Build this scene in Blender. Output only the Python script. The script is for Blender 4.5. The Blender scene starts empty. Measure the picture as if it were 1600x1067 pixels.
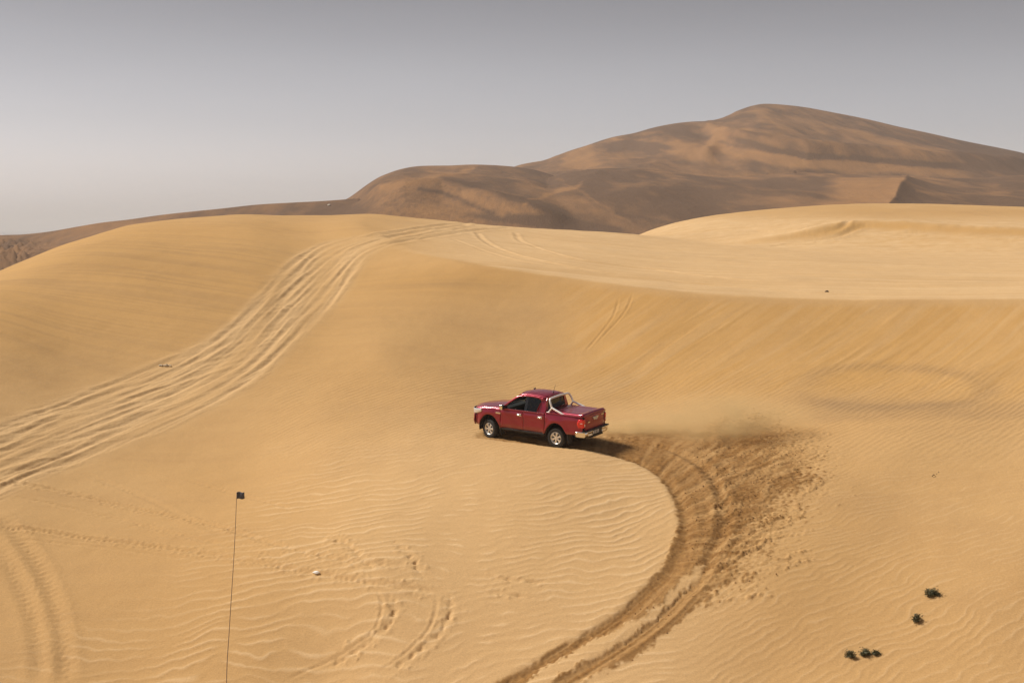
import bpy, bmesh, math, random
import numpy as np
from mathutils import Vector, Matrix, Euler

random.seed(7)
np.random.seed(7)
scn = bpy.context.scene
COL = scn.collection

# ------------------------------------------------------------------ camera, sky, sun, exposure
F = 2000.0                      # focal length in pixels of the 1600 px wide photograph
CAMZ = 14.0
PITCH = math.atan((533.5 - 357.0) / F)
cam_d = bpy.data.cameras.new('camera')
cam_d.sensor_width = 36.0
cam_d.lens = F / 1600.0 * 36.0
cam_d.clip_start = 0.5
cam_d.clip_end = 60000.0
cam = bpy.data.objects.new('camera', cam_d)
COL.objects.link(cam)
cam.location = (0, 0, CAMZ)
cam.rotation_euler = (math.pi / 2 - PITCH, 0, 0)
scn.camera = cam

SUN_TO = Vector((-0.90, 0.32, 0.0)).normalized()
SUN_EL = math.radians(49)
SUN_DIR = Vector((SUN_TO.x * math.cos(SUN_EL), SUN_TO.y * math.cos(SUN_EL), math.sin(SUN_EL)))
world = bpy.data.worlds.new('World')
scn.world = world
world.use_nodes = True
wn = world.node_tree
wn.nodes.clear()
w_out = wn.nodes.new('ShaderNodeOutputWorld')
w_bg = wn.nodes.new('ShaderNodeBackground')
w_hsv = wn.nodes.new('ShaderNodeHueSaturation')
w_sky = wn.nodes.new('ShaderNodeTexSky')
w_sky.sky_type = 'NISHITA'
w_sky.sun_disc = False
w_sky.sun_elevation = SUN_EL
w_sky.sun_rotation = math.atan2(SUN_TO.x, SUN_TO.y)
w_sky.air_density = 1.0
w_sky.dust_density = 1.5
w_sky.ozone_density = 1.5
w_hsv.inputs['Saturation'].default_value = 0.22
w_tint = wn.nodes.new('ShaderNodeMix')
w_tint.data_type = 'RGBA'
w_tint.blend_type = 'MULTIPLY'
w_tint.inputs[0].default_value = 1.0
w_tint.inputs[7].default_value = (0.985, 0.955, 1.0, 1)
w_bg.inputs['Strength'].default_value = 0.092
wn.links.new(w_sky.outputs[0], w_hsv.inputs['Color'])
wn.links.new(w_hsv.outputs[0], w_tint.inputs[6])
# the sky darkens steadily from the bright hazy horizon upwards
w_tc = wn.nodes.new('ShaderNodeTexCoord'); w_sep = wn.nodes.new('ShaderNodeSeparateXYZ')
w_mr = wn.nodes.new('ShaderNodeMapRange'); w_mr.interpolation_type = 'SMOOTHSTEP'
w_mr.inputs['From Min'].default_value = -0.02; w_mr.inputs['From Max'].default_value = 0.21
w_mr.inputs['To Min'].default_value = 1.0; w_mr.inputs['To Max'].default_value = 0.34
w_mul = wn.nodes.new('ShaderNodeMix'); w_mul.data_type = 'RGBA'; w_mul.blend_type = 'MULTIPLY'; w_mul.inputs[0].default_value = 1.0
wn.links.new(w_tc.outputs['Generated'], w_sep.inputs[0]); wn.links.new(w_sep.outputs['Z'], w_mr.inputs['Value'])
# faint unevenness of the haze, all round the horizon
w_map = wn.nodes.new('ShaderNodeMapping'); w_map.inputs['Scale'].default_value = (1.6, 1.6, 9.0)
w_nz = wn.nodes.new('ShaderNodeTexNoise'); w_nz.inputs['Scale'].default_value = 1.5; w_nz.inputs['Detail'].default_value = 4
w_r2 = wn.nodes.new('ShaderNodeMapRange'); w_r2.inputs['To Min'].default_value = 0.93; w_r2.inputs['To Max'].default_value = 1.07
w_m2 = wn.nodes.new('ShaderNodeMath'); w_m2.operation = 'MULTIPLY'
wn.links.new(w_tc.outputs['Generated'], w_map.inputs[0]); wn.links.new(w_map.outputs[0], w_nz.inputs['Vector'])
wn.links.new(w_nz.outputs[0], w_r2.inputs['Value']); wn.links.new(w_r2.outputs[0], w_m2.inputs[0]); wn.links.new(w_mr.outputs[0], w_m2.inputs[1])
wn.links.new(w_tint.outputs[2], w_mul.inputs[6]); wn.links.new(w_m2.outputs[0], w_mul.inputs[7])
wn.links.new(w_mul.outputs[2], w_bg.inputs['Color'])
wn.links.new(w_bg.outputs[0], w_out.inputs[0])

sun_d = bpy.data.lights.new('sun', 'SUN')
sun_d.energy = 3.0
sun_d.angle = math.radians(12.0)
sun_d.color = (1.0, 0.93, 0.82)
sun = bpy.data.objects.new('sun', sun_d)
COL.objects.link(sun)
sun.rotation_euler = SUN_DIR.to_track_quat('Z', 'Y').to_euler()
sun.location = (-40, 10, 60)

scn.view_settings.view_transform = 'Standard'
scn.view_settings.look = 'None'
scn.view_settings.exposure = 0.66
scn.view_settings.gamma = 1.0
scn.view_settings.use_curve_mapping = False
scn.render.engine = 'CYCLES'
scn.cycles.use_denoising = True
scn.cycles.max_bounces = 6
scn.cycles.diffuse_bounces = 3
scn.cycles.glossy_bounces = 3
scn.cycles.transmission_bounces = 4
scn.cycles.transparent_max_bounces = 8
scn.cycles.volume_bounces = 1
scn.cycles.sample_clamp_indirect = 6.0

# ------------------------------------------------------------------ small helpers
def tag(o, label=None, cat=None, group=None, kind=None):
    if label: o['label'] = label
    if cat: o['category'] = cat
    if group: o['group'] = group
    if kind: o['kind'] = kind
    return o

def empty(name, loc=(0, 0, 0)):
    o = bpy.data.objects.new(name, None)
    COL.objects.link(o)
    o.location = loc
    o.empty_display_size = 0.3
    return o

def mesh_obj(name, verts, faces, mats=(), parent=None, smooth=True):
    me = bpy.data.meshes.new(name)
    me.from_pydata([tuple(v) for v in verts], [], [tuple(f) for f in faces])
    me.update()
    for m in (mats if isinstance(mats, (list, tuple)) else [mats]):
        me.materials.append(m)
    if smooth:
        me.polygons.foreach_set('use_smooth', [True] * len(me.polygons))
    o = bpy.data.objects.new(name, me)
    COL.objects.link(o)
    o.parent = parent
    return o

def grid_mesh(name, X, Y, Z, mats, attrs=None):
    ny, nx = X.shape
    me = bpy.data.meshes.new(name)
    co = np.stack([X, Y, Z], -1).reshape(-1, 3).astype(np.float32)
    idx = np.arange(ny * nx, dtype=np.int32).reshape(ny, nx)
    q = np.stack([idx[:-1, :-1], idx[:-1, 1:], idx[1:, 1:], idx[1:, :-1]], -1).reshape(-1)
    n = len(q) // 4
    me.vertices.add(len(co)); me.vertices.foreach_set('co', co.ravel())
    me.loops.add(len(q)); me.loops.foreach_set('vertex_index', q)
    me.polygons.add(n)
    me.polygons.foreach_set('loop_start', np.arange(0, 4 * n, 4, dtype=np.int32))
    me.polygons.foreach_set('loop_total', np.full(n, 4, dtype=np.int32))
    me.polygons.foreach_set('use_smooth', np.ones(n, dtype=bool))
    for m in mats: me.materials.append(m)
    for k, v in (attrs or {}).items():
        a = me.attributes.new(k, 'FLOAT', 'POINT')
        a.data.foreach_set('value', v.reshape(-1).astype(np.float32))
    me.update(calc_edges=True)
    o = bpy.data.objects.new(name, me)
    COL.objects.link(o)
    return o

# periodic band limited noise made by filtering white noise; sampled bilinearly
class Field:
    def __init__(self, size, n, filt, seed):
        rng = np.random.RandomState(seed)
        w = np.fft.fft2(rng.randn(n, n))
        fx = np.fft.fftfreq(n, d=size / n)
        KX, KY = np.meshgrid(fx, fx)
        g = np.real(np.fft.ifft2(w * filt(KX, KY)))
        self.g = ((g - g.mean()) / g.std()).astype(np.float32)
        self.n, self.size = n, size
    def __call__(self, x, y):
        n = self.n
        a = (x / self.size * n); b = (y / self.size * n)
        i = np.floor(a).astype(np.int64); j = np.floor(b).astype(np.int64)
        fa = a - i; fb = b - j
        i0 = i % n; i1 = (i + 1) % n; j0 = j % n; j1 = (j + 1) % n
        g = self.g
        return ((g[j0, i0] * (1 - fa) + g[j0, i1] * fa) * (1 - fb)
                + (g[j1, i0] * (1 - fa) + g[j1, i1] * fa) * fb)

def power_filter(k0, beta, kmax=1e9, asp=1.0, ang=0.0):
    ca, sa = math.cos(ang), math.sin(ang)
    def f(KX, KY):
        a = KX * ca + KY * sa; b = -KX * sa + KY * ca
        k = np.sqrt((a * asp) ** 2 + b ** 2)
        r = 1.0 / (k0 ** beta + k ** beta)
        r[k > kmax] = 0
        return r
    return f

def wave_filter(k0, ang, spread_k, spread_a):
    def f(KX, KY):
        k = np.sqrt(KX ** 2 + KY ** 2) + 1e-9
        t = np.arctan2(KY, KX) - ang
        t = (t + math.pi / 2) % math.pi - math.pi / 2
        return np.exp(-((k - k0) / (spread_k * k0)) ** 2) * np.exp(-(t / spread_a) ** 2)
    return f

def sstep(a, b, x):
    t = np.clip((x - a) / (b - a), 0, 1)
    return t * t * (3 - 2 * t)

def smax(a, b, k):
    h = np.clip(0.5 + 0.5 * (a - b) / k, 0, 1)
    return b + (a - b) * h + k * h * (1 - h)

def smin(a, b, k):
    return -smax(-a, -b, k)

# ------------------------------------------------------------------ the land, fitted to control points
CP, SP = math.cos(PITCH), math.sin(PITCH)
def unproj(px, py, D):
    """world point at depth D metres in front of the camera that the photograph shows at (px, py)"""
    a = (np.asarray(px, float) - 800) / F; b = (533.5 - np.asarray(py, float)) / F
    dy = CP + SP * b; dz = CP * b - SP
    t = D / dy
    return a * t, D + 0 * t, dz * t
def proj(x, y, z):
    """pixel of a world point (z relative to the camera)"""
    dc = y * CP - z * SP; v = z * CP + y * SP
    dc = np.maximum(dc, 0.01)
    return 800 + F * x / dc, 533.5 - F * v / dc

class Surf:
    """thin plate through (u, ln D) -> height/D"""
    def __init__(self, cols, sm=3e-4):
        P = []
        for px, lst in cols.items():
            for py, D in lst:
                x, y, z = unproj(px, py, D)
                P.append((x / D, math.log(D), z / D))
        P = np.array(P)
        self.c = P[:, :2] * np.array([1.6, 1.0])
        n = len(P)
        d = np.linalg.norm(self.c[:, None] - self.c[None], axis=2)
        K = self.ker(d) + sm * np.eye(n)
        A = np.zeros((n + 3, n + 3)); A[:n, :n] = K
        A[:n, n] = 1; A[:n, n + 1:] = self.c; A[n:, :n] = A[:n, n:].T
        self.w = np.linalg.solve(A, np.concatenate([P[:, 2], [0, 0, 0]]))
        self.n = n
    @staticmethod
    def ker(d):
        return d * d * np.log(d + 1e-9)
    def __call__(self, x, y):
        sh = np.shape(x)
        x = np.ravel(x); y = np.ravel(y)
        yy = np.maximum(y, 15.0)
        q0 = np.clip(x / yy, -0.7, 0.7) * 1.6; q1 = np.log(yy)
        r = np.full(q0.shape, self.w[self.n]) + self.w[self.n + 1] * q0 + self.w[self.n + 2] * q1
        for i in range(self.n):
            d2 = (q0 - self.c[i, 0]) ** 2 + (q1 - self.c[i, 1]) ** 2 + 1e-14
            r += self.w[i] * 0.5 * d2 * np.log(d2)
        return (r * yy).reshape(sh)

A_cols = {
 -300: [(1067,36),(800,45),(680,50),(600,55),(540,62),(520,70),(540,85),(600,100)],
 0:   [(1067,36),(900,41),(800,45),(740,48),(680,51),(620,54.5),(560,58),(500,62.5),(460,67),(435,73),(422,80),(430,90),(460,105)],
 100: [(1067,36),(740,49),(560,60),(440,71),(400,76),(386,81),(381,87),(390,98),(425,120)],
 200: [(1067,36),(900,41),(800,46),(740,49.5),(680,53),(620,57),(560,61),(500,65.5),(440,71),(400,76),(370,83),(356,91),(352,97),(362,110),(400,130)],
 300: [(440,72),(390,79),(360,87),(345,95),(340,101),(350,115),(390,138)],
 400: [(1067,35.5),(900,40),(800,45),(740,49),(680,53),(620,57.5),(560,62),(500,67),(440,73),(390,80),(360,88),(340,98),(334,106),(345,120),(380,145)],
 500: [(1067,35.5),(900,39.5),(800,44),(700,50),(640,55),(600,58.5),(540,64),(480,70),(430,76),(395,82),(362,92),(340,103),(333,110),(345,125),(380,150)],
 600: [(1067,35),(900,39),(800,43),(700,49),(640,54.5),(600,58),(540,63),(480,69),(430,75),(385,81),(340,88),(300,95)],
 700: [(1067,34.8),(800,42.7),(690,49.2),(640,54.5),(600,58.5),(540,64),(480,69),(405,76),(340,83)],
 800: [(1067,34.5),(900,38.8),(800,42.3),(740,45.2),(698,48.2),(684,50.1),(665,52.8),(640,56),(600,60),(560,63.3),(500,68),(423,73.5),(370,77),(300,83)],
 900: [(1067,34.2),(800,42.3),(740,45.2),(698,48.2),(684,50.1),(665,52.8),(640,56),(600,60),(540,65),(437,72),(350,79)],
 1000:[(1067,34),(900,38.5),(800,42.5),(700,48.5),(660,53),(620,58),(590,60.5),(520,65),(450,70),(380,75),(300,82)],
 1200:[(1067,34),(900,38),(800,42),(700,48),(650,53),(600,58),(570,60.5),(520,64),(466,68),(400,73),(320,80)],
 1400:[(1067,33.5),(900,38),(800,42),(700,47),(640,53),(600,57),(560,60.5),(510,64),(469,67),(400,72),(320,78)],
 1600:[(1067,33),(900,37),(800,41),(700,47),(640,52),(600,55.5),(550,59.5),(500,63),(468,65.5),(400,70),(320,76)],
 1900:[(1067,32.5),(800,40),(640,50),(550,57),(468,63),(400,68),(320,74)],
}
B_cols = {
 -300:[(380,60),(330,75),(300,100),(290,150)],
 0:   [(380,60),(330,75),(300,100),(290,150)],
 200: [(360,65),(320,75),(290,100),(280,150)],
 400: [(360,72),(320,85),(300,105),(290,150)],
 520: [(380,76),(355,87),(335,102),(329,112),(333,135),(350,165)],
 600: [(415,72),(385,81),(362,91),(345,102),(336,113),(345,132),(380,165)],
 700: [(440,68),(405,76.5),(375,90),(355,108),(346,122),(352,140),(385,175)],
 800: [(460,66),(423,73.5),(392,87),(372,105),(359,125),(355,137),(364,158),(400,195)],
 900: [(480,63),(437,72),(403,85),(383,102),(368,125),(361,147),(370,172),(405,215)],
 1000:[(490,62),(450,70),(417,84),(393,102),(377,125),(367,150),(374,178),(405,220)],
 1100:[(460,69),(425,82),(400,100),(386,122),(380,150),(384,200)],
 1200:[(505,60),(466,68),(430,80),(405,98),(391,120),(387,150),(390,200)],
 1400:[(510,59),(469,67),(436,78),(413,95),(401,115),(396,140),(397,200)],
 1600:[(510,58),(468,65.5),(440,76),(418,92),(405,110),(399,140),(400,200)],
 1900:[(510,57),(468,63),(405,108),(400,140),(400,200)],
}
C_cols = {
 300: [(560,130),(560,200),(560,270)],
 700: [(520,130),(520,200),(520,270)],
 900: [(450,120),(425,150),(420,185),(450,240)],
 1000:[(420,120),(390,150),(369,175),(366,187),(380,205),(430,250)],
 1100:[(420,115),(400,133),(378,152),(350,170),(339,185),(350,205),(410,255)],
 1200:[(425,110),(400,128),(386,140),(362,155),(341,170),(326,188),(340,212),(400,255)],
 1300:[(425,105),(395,128),(378,141),(352,157),(331,174),(318,192),(332,215),(390,258)],
 1400:[(425,103),(397,125),(380,138),(352,155),(331,173),(316,194),(330,222),(385,262)],
 1600:[(425,100),(402,118),(388,128),(364,145),(345,162),(323,192),(338,220),(390,265)],
 1900:[(430,98),(388,128),(362,150),(332,190),(345,220),(400,270)],
}
SA, SB, SC = Surf(A_cols), Surf(B_cols), Surf(C_cols)

def base_ground(x, y):
    a = SA(x, y); b = SB(x, y); c = SC(x, y)
    u = x / np.maximum(y, 10)
    kb = 0.10 + 1.5 * sstep(-0.03, -0.13, u)          # sharp brink on the right, round on the left
    z = smin(a, b, kb)
    c = c - 30.0 * sstep(112, 92, y)
    z = smax(z, c, 0.6)
    far = sstep(215, 300, y)
    z = z * (1 - far) + (-32.0) * far
    camd = -1.75 - 0.62 * np.maximum(y, -6) + 0.0 * x
    camd = np.where(y < 0, -1.75 - 0.05 * y, camd)
    near = sstep(36, 26, y)
    z = z * (1 - near) + smax(-15.0 - 0 * y, camd, 1.5) * near if False else np.where(y < 33.0, smax(z, camd, 0.8), z)
    return z

# ------------------------------------------------------------------ places picked in the photograph, put on the land
_DS = np.concatenate([np.arange(30, 80, 0.25), np.arange(80, 260, 1.0)])
def on_land(px, py, occl=True):
    """first point of the bare land along the line of sight (world x, y, z relative to camera)"""
    px = np.atleast_1d(np.asarray(px, float)); py = np.atleast_1d(np.asarray(py, float))
    x, y, z = unproj(px[:, None], py[:, None], _DS[None, :])
    g = base_ground(x, y)
    under = z < g
    k = np.argmax(under, axis=1)
    k = np.where(under.any(axis=1), np.maximum(k, 1), len(_DS) - 1)
    i = np.arange(len(px))
    a = (z - g)[i, k - 1]; b = (z - g)[i, k]
    t = np.clip(a / np.where(np.abs(a - b) < 1e-9, 1, a - b), 0, 1)
    D = _DS[k - 1] + t * (_DS[k] - _DS[k - 1])
    xx, yy, zz = unproj(px, py, D)
    return np.stack([xx, yy, base_ground(xx, yy)], -1)

def catmull(P, n=8):
    P = np.asarray(P, float)
    Q = np.vstack([2 * P[0] - P[1], P, 2 * P[-1] - P[-2]])
    out = []
    for i in range(1, len(Q) - 2):
        for t in np.arange(n) / n:
            out.append(0.5 * ((2 * Q[i]) + (-Q[i-1] + Q[i+1]) * t + (2*Q[i-1] - 5*Q[i] + 4*Q[i+1] - Q[i+2]) * t*t
                              + (-Q[i-1] + 3*Q[i] - 3*Q[i+1] + Q[i+2]) * t**3))
    out.append(P[-1])
    return np.array(out)

def world_line(pts, n=5):
    """smooth line through photograph points, as world (x, y)"""
    c = catmull(pts, n)
    return on_land(c[:, 0], c[:, 1])[:, :2]

def line_dist(x, y, L, reach):
    """signed distance to a line, distance along it; inf away from it. x, y flat arrays"""
    d = np.full(x.shape, 1e3, np.float32); s = np.zeros(x.shape, np.float32)
    idx = np.nonzero((x > L[:, 0].min() - reach) & (x < L[:, 0].max() + reach)
                     & (y > L[:, 1].min() - reach) & (y < L[:, 1].max() + reach))[0]
    if len(idx) == 0: return d, s
    acc = 0.0
    for i in range(len(L) - 1):
        a, b = L[i], L[i + 1]
        ln = float(np.hypot(*(b - a)))
        if ln < 1e-6: continue
        m = idx[(x[idx] > min(a[0], b[0]) - reach) & (x[idx] < max(a[0], b[0]) + reach)
                & (y[idx] > min(a[1], b[1]) - reach) & (y[idx] < max(a[1], b[1]) + reach)]
        if len(m):
            px_, py_ = x[m] - a[0], y[m] - a[1]
            ux, uy = (b - a) / ln
            t = np.clip(px_ * ux + py_ * uy, 0, ln)
            ex, ey = px_ - t * ux, py_ - t * uy
            dd = np.hypot(ex, ey)
            sg = np.where(ux * py_ - uy * px_ >= 0, 1.0, -1.0)
            better = dd < np.abs(d[m])
            mm = m[better]
            d[mm] = (dd * sg)[better]
            s[mm] = (acc + t)[better]
        acc += ln
    return d, s

def poly_sd(x, y, P, reach):
    """signed distance to a closed outline, positive inside"""
    L = np.vstack([P, P[:1]])
    d, _ = line_dist(x, y, L, reach)
    d = np.abs(d)
    ins = np.zeros(x.shape, bool)
    for i in range(len(P)):
        a, b = L[i], L[i + 1]
        c = ((a[1] > y) != (b[1] > y))
        with np.errstate(divide='ignore', invalid='ignore'):
            xi = (b[0] - a[0]) * (y - a[1]) / (b[1] - a[1] + 1e-12) + a[0]
        ins ^= c & (x < xi)
    return np.where(ins, np.minimum(d, reach), -np.minimum(d, reach))

# wind ripples: narrow band noise with its envelope evened out, so crests run long and fork now and then
class Waves(Field):
    def __init__(self, size, n, k0, deg, sk, sa, seed):
        ang = math.radians(deg)
        rng = np.random.RandomState(seed)
        w = np.fft.fft2(rng.randn(n, n))
        fx = np.fft.fftfreq(n, d=size / n)
        KX, KY = np.meshgrid(fx, fx)
        f = wave_filter(k0, ang, sk, sa)(KX, KY) * ((KX * math.cos(ang) + KY * math.sin(ang)) > 0)
        c = np.fft.ifft2(w * f)
        env = np.abs(c); env /= env.mean()
        ph = np.angle(c)
        self.g = (np.cos(ph) * np.clip(env, 0, 1.3) ** 0.35).astype(np.float32)
        self.n, self.size = n, size

# noise fields (metres)
N_mid = Field(102.4, 1024, power_filter(0.08, 1.9, 3.0), 1)
N_fine = Field(25.6, 1024, power_filter(0.8, 1.2, 12.0), 2)
N_big = Field(600, 512, power_filter(0.01, 2.4, 0.3), 3)
N_clod = Field(25.6, 1024, lambda KX, KY: np.exp(-((np.hypot(KX, KY) - 4.2) / 2.2) ** 2), 4)
N_strk = Field(40.0, 1024, power_filter(0.9, 1.6, 9.0, asp=9.0), 5)       # long along x
R_a = Waves(51.2, 1024, 2.45, 89, 0.24, 0.15, 11)
R_b = Waves(51.2, 1024, 2.9, 106, 0.24, 0.15, 12)
R_c = Waves(51.2, 1024, 4.0, 116, 0.26, 0.15, 13)
R_d = Waves(51.2, 1024, 3.6, 137, 0.30, 0.20, 14)

UP = [(-60,696),(0,672),(100,632),(200,590),(265,565),(330,535),(380,500),(410,466),(450,422),(485,392),(515,378),(560,370),(620,361),(680,353),(735,350)]
LOW = [(-60,792),(0,765),(60,742),(130,716),(200,690),(260,665),(330,630),(390,592),(440,545),(490,500),(525,462),(548,430),(566,405),(600,386),(655,371),(715,362),(775,357)]
def resample(P, n):
    c = catmull(P, 12)
    s = np.r_[0, np.cumsum(np.hypot(*np.diff(c, axis=0).T))]
    t = np.linspace(0, s[-1], n)
    return np.stack([np.interp(t, s, c[:, 0]), np.interp(t, s, c[:, 1])], -1)
UPr, LOWr = resample(UP, 70), resample(LOW, 70)

FRESH_IN = [(742,684),(790,690),(850,696),(900,701),(950,711),(990,723),(1020,739),(1040,758),(1049,778),(1057,800),(1057,825),(1051,847),(1040,872),(1020,899),(993,928),(958,958),(910,989),(862,1013),(828,1038),(790,1056),(765,1072),(700,1110)]
FRESH_OUT = [(840,1120),(890,1084),(914,1064),(950,1048),(984,1031),(1020,1005),(1055,977),(1087,952),(1123,921),(1152,902),(1172,880),(1194,854),(1214,822),(1238,792),(1260,768),(1281,746),(1272,718),(1250,694),(1232,672),(1212,652),(1190,647),(1150,656),(1112,664),(1090,674),(1052,669),(1020,672),(985,675),(945,673),(900,668),(840,662),(790,665),(748,672)]
GAP = [(790,1095),(844,1047),(890,1018),(945,992),(990,968),(1027,946),(1054,918),(1080,890),(1097,880),(1101,886),(1089,902),(1062,926),(1031,957),(984,993),(914,1036),(866,1065),(830,1092)]
RUT_R = [(925,684),(970,688),(1010,694),(1050,704),(1090,724),(1115,750),(1128,780),(1131,812),(1122,845),(1108,872),(1092,905),(1064,930),(1034,961),(988,998),(918,1042),(874,1069),(840,1090)]
RUT_L = [(772,682),(820,689),(872,697),(920,703),(960,713),(1000,725),(1035,745),(1058,772),(1070,800),(1073,830),(1066,858),(1048,890),(1015,922),(970,960),(920,994),(860,1030),(810,1058),(770,1082)]

OCHRE = [None]
def ground_detail(x, y, zb):
    """fine shape and colour masks of the sand; x, y, zb flat arrays"""
    px, py = proj(x, y, zb)
    dz = np.zeros_like(x)
    u = x / np.maximum(y, 8)
    near = y < 82
    # --- broad undulation
    dz += 0.018 * N_mid(x, y) * sstep(30, 45, y) + 0.08 * N_big(x, y) * sstep(60, 120, y)
    # --- areas (outlines drawn once, then fixed in the world)
    wob = 0.07 * N_fine(x, y) + 0.022 * N_clod(x, y)
    wP = world_line(FRESH_IN, 3); oP = world_line(FRESH_OUT, 3)
    sd = poly_sd(x, y, np.vstack([wP, oP]), 3.0)
    # the inner edge is crisp, the outer one is ragged spray
    dIn, _ = line_dist(x, y, wP, 1.5)
    cen = on_land([930], [850])[0]
    ang = np.arctan2(y - cen[1], x - cen[0]); rad = np.hypot(x - cen[0], y - cen[1])
    ce2 = on_land([985], [965])[0]
    ang2 = np.arctan2(y - ce2[1], x - ce2[0]); rad2 = np.hypot(x - ce2[0], y - ce2[1])
    awp = ang2 + 0.030 * N_mid(x + 5, y) + 0.010 * N_fine(x, y)
    ray = N_strk(rad2 * 1.1 + 3.0, awp * 10.0) 
    ragged = sstep(0.35, 1.6, np.abs(dIn))
    rightside = sstep(1060, 1130, px) * sstep(1000, 900, py)
    lowp = sstep(860, 940, py)
    e = sd + wob * (0.55 + 0.9 * ragged) * (1 - 0.45 * lowp) + ragged * rightside * (0.26 * ray + 0.22 * N_clod(x, y) + 0.22 * N_fine(x + 3, y))
    churn = sstep(-0.05, 0.10, e) * (1 - ragged * rightside) + sstep(-0.4, 0.7, e) * ragged * rightside
    gd = poly_sd(x, y, world_line(GAP, 3), 1.5) + 0.06 * N_fine(x, y) + 0.02
    churn *= 1 - sstep(-0.03, 0.08, gd)
    spray = rightside * ragged * sstep(-1.2, 0.2, e)
    scatter = sstep(0.9, 1.7, N_clod(x + 7, y + 3) + 0.3 * ray + 0.3 * N_fine(x, y)) * rightside * sstep(-1.2, -0.1, e)
    churn = np.maximum(churn, 0.75 * scatter)
    bed = sstep(-0.15, 0.25, sd) * (1 - ragged * rightside) * (1 - sstep(-0.2, 0.1, gd))
    fade_far = sstep(664, 690, py + 6 * N_fine(x, y))
    fade_far = np.maximum(fade_far, sstep(1085, 1150, px))
    churn *= 0.25 + 0.75 * fade_far
    # --- ripples
    amp1 = sstep(640, 760, py + 30 * N_mid(x, y)) * sstep(330, 520, px + 0.35 * (py - 760)) * sstep(35, 12, abs(0)) if False else None
    m_low = sstep(655, 790, py + 22 * N_mid(x, y)) * sstep(150, 420, px + 0.9 * (py - 850) + 60 * N_mid(x, y))
    m_left = sstep(60, 320, px) * sstep(900, 1000, py) * 0.6
    m = np.maximum(m_low, np.maximum(m_left, 0.55 * sstep(1080, 1180, px) * sstep(690, 760, py))) * (1 - np.clip(churn * 1.5, 0, 1))
    wb = sstep(560, 900, px); wc = sstep(980, 1180, px)
    ph = 0.25 * N_mid(x + 11, y)
    f = R_a(x, y + ph) * (1 - wb) + R_b(x, y + ph) * wb * (1 - wc) + R_c(x, y + ph) * wc
    patch = 0.85 + 0.15 * np.clip(N_mid(x * 2.1 + 40, y * 2.1), -1.5, 1.5)
    rip = (np.exp(1.25 * f) - 1.42) * 0.85
    dz += 0.0088 * rip * m * patch * (1 - 0.45 * wc) * (1 - 0.85 * sstep(1390, 1530, px + 0.6 * (940 - py)) * sstep(990, 880, py))
    f2 = R_d(x, y)
    m2 = sstep(545, 610, py) * sstep(760, 660, py) * sstep(330, 470, px) * (1 - churn)
    ring_e = ((px - 1390) / 150) ** 2 + ((py - 606) / 32) ** 2
    ring = np.exp(-((np.sqrt(np.maximum(ring_e + 0.10 * N_mid(x * 3, y * 3), 0)) - 1.0) / 0.20) ** 2) * sstep(1200, 1290, px)
    ringband = sstep(618, 634, py) * sstep(664, 648, py) * sstep(1200, 1300, px) 
    m2 = np.maximum(m2 * 0.8, np.maximum(ring, ringband) * 1.0)
    dz += 0.0085 * f2 * m2 * near
    # --- slip face: avalanche streaks running down its steepest line
    a0 = on_land([1120], [500])[0]; a1 = on_land([965], [600])[0]
    dv = (a1 - a0)[:2]; dv /= np.hypot(*dv)
    xs = x * dv[0] + y * dv[1]; ys = -x * dv[1] + y * dv[0]
    brink = np.interp(px, [560, 590, 700, 800, 900, 1000, 1100, 1200, 1350, 1600, 1900], [383, 386, 405, 423, 437, 450, 460, 466, 469, 468, 468])
    slip = sstep(brink + 2, brink + 16, py) * sstep(650, 590, py) * sstep(820, 960, px)
    st = N_strk(xs * 0.35, ys * 0.9)
    st2 = N_strk(xs * 0.22 + 9, ys * 0.35 + 5)
    lobes = sstep(0.1, 1.3, st2)
    dz += slip * (0.0045 * st + 0.016 * lobes) * (0.55 + 0.45 * np.clip(N_mid(x * 0.7, y * 0.7), -1, 1.5))
    # --- old track bundle over the left dune
    bx = np.zeros_like(x); tr = np.zeros_like(x)
    lanes = [0.0, 0.09, 0.17, 0.27, 0.36, 0.47, 0.57, 0.66, 0.80, 0.99]
    deep = [0.10, 0.08, 0.11, 0.07, 0.13, 0.08, 0.10, 0.07, 0.12, 0.10]
    rng = np.random.RandomState(5)
    tt = np.linspace(0, 1, 70)
    for fr, dp in zip(lanes, deep):
        wbl = 0.030 * np.sin(tt * rng.uniform(9, 22) + rng.uniform(0, 6)) + 0.016 * np.sin(tt * rng.uniform(25, 50) + rng.uniform(0, 6))
        ff = np.clip(fr + wbl * (0 if fr in (0.0,) else 1) * sstep(1.0, .8, tt), 0, 1)[:, None]
        L = on_land(*(UPr * (1 - ff) + LOWr * ff).T)[:, :2]
        d, s = line_dist(x, y, L, 1.0)
        w = 0.17 * (1 + 0.25 * np.sin(s * 0.7 + fr * 9) + 0.10 * N_mid(x, y))
        ad = np.abs(d)
        k = (-np.exp(-(ad / w) ** 2) + 0.75 * np.exp(-((ad - 1.9 * w) / (0.9 * w)) ** 2) * np.where(d > 0, 1.15, 0.7))
        lm = sstep(150, 95, y) * (0.8 + 0.2 * sstep(90, 70, y)) * (0.75 + 0.25 * np.sin(s * 0.43 + 7 * fr))
        dz += dp * 0.33 * k * lm * (ad < 1)
        tr = np.maximum(tr, np.exp(-(ad / 0.5) ** 2) * lm)
    Lm = on_land(*(UPr * 0.5 + LOWr * 0.5).T)[:, :2]
    dm, sm_ = line_dist(x, y, Lm, 3.6)
    fr_ = N_strk(sm_ * 0.45, dm * 1.6)
    dz += 0.017 * fr_ * tr * sstep(130, 85, y) * (np.abs(dm) < 3.5)
    dz += 0.012 * N_strk(xs * 0.6, ys) * tr + 0.003 * N_clod(x, y) * tr * near
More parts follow.
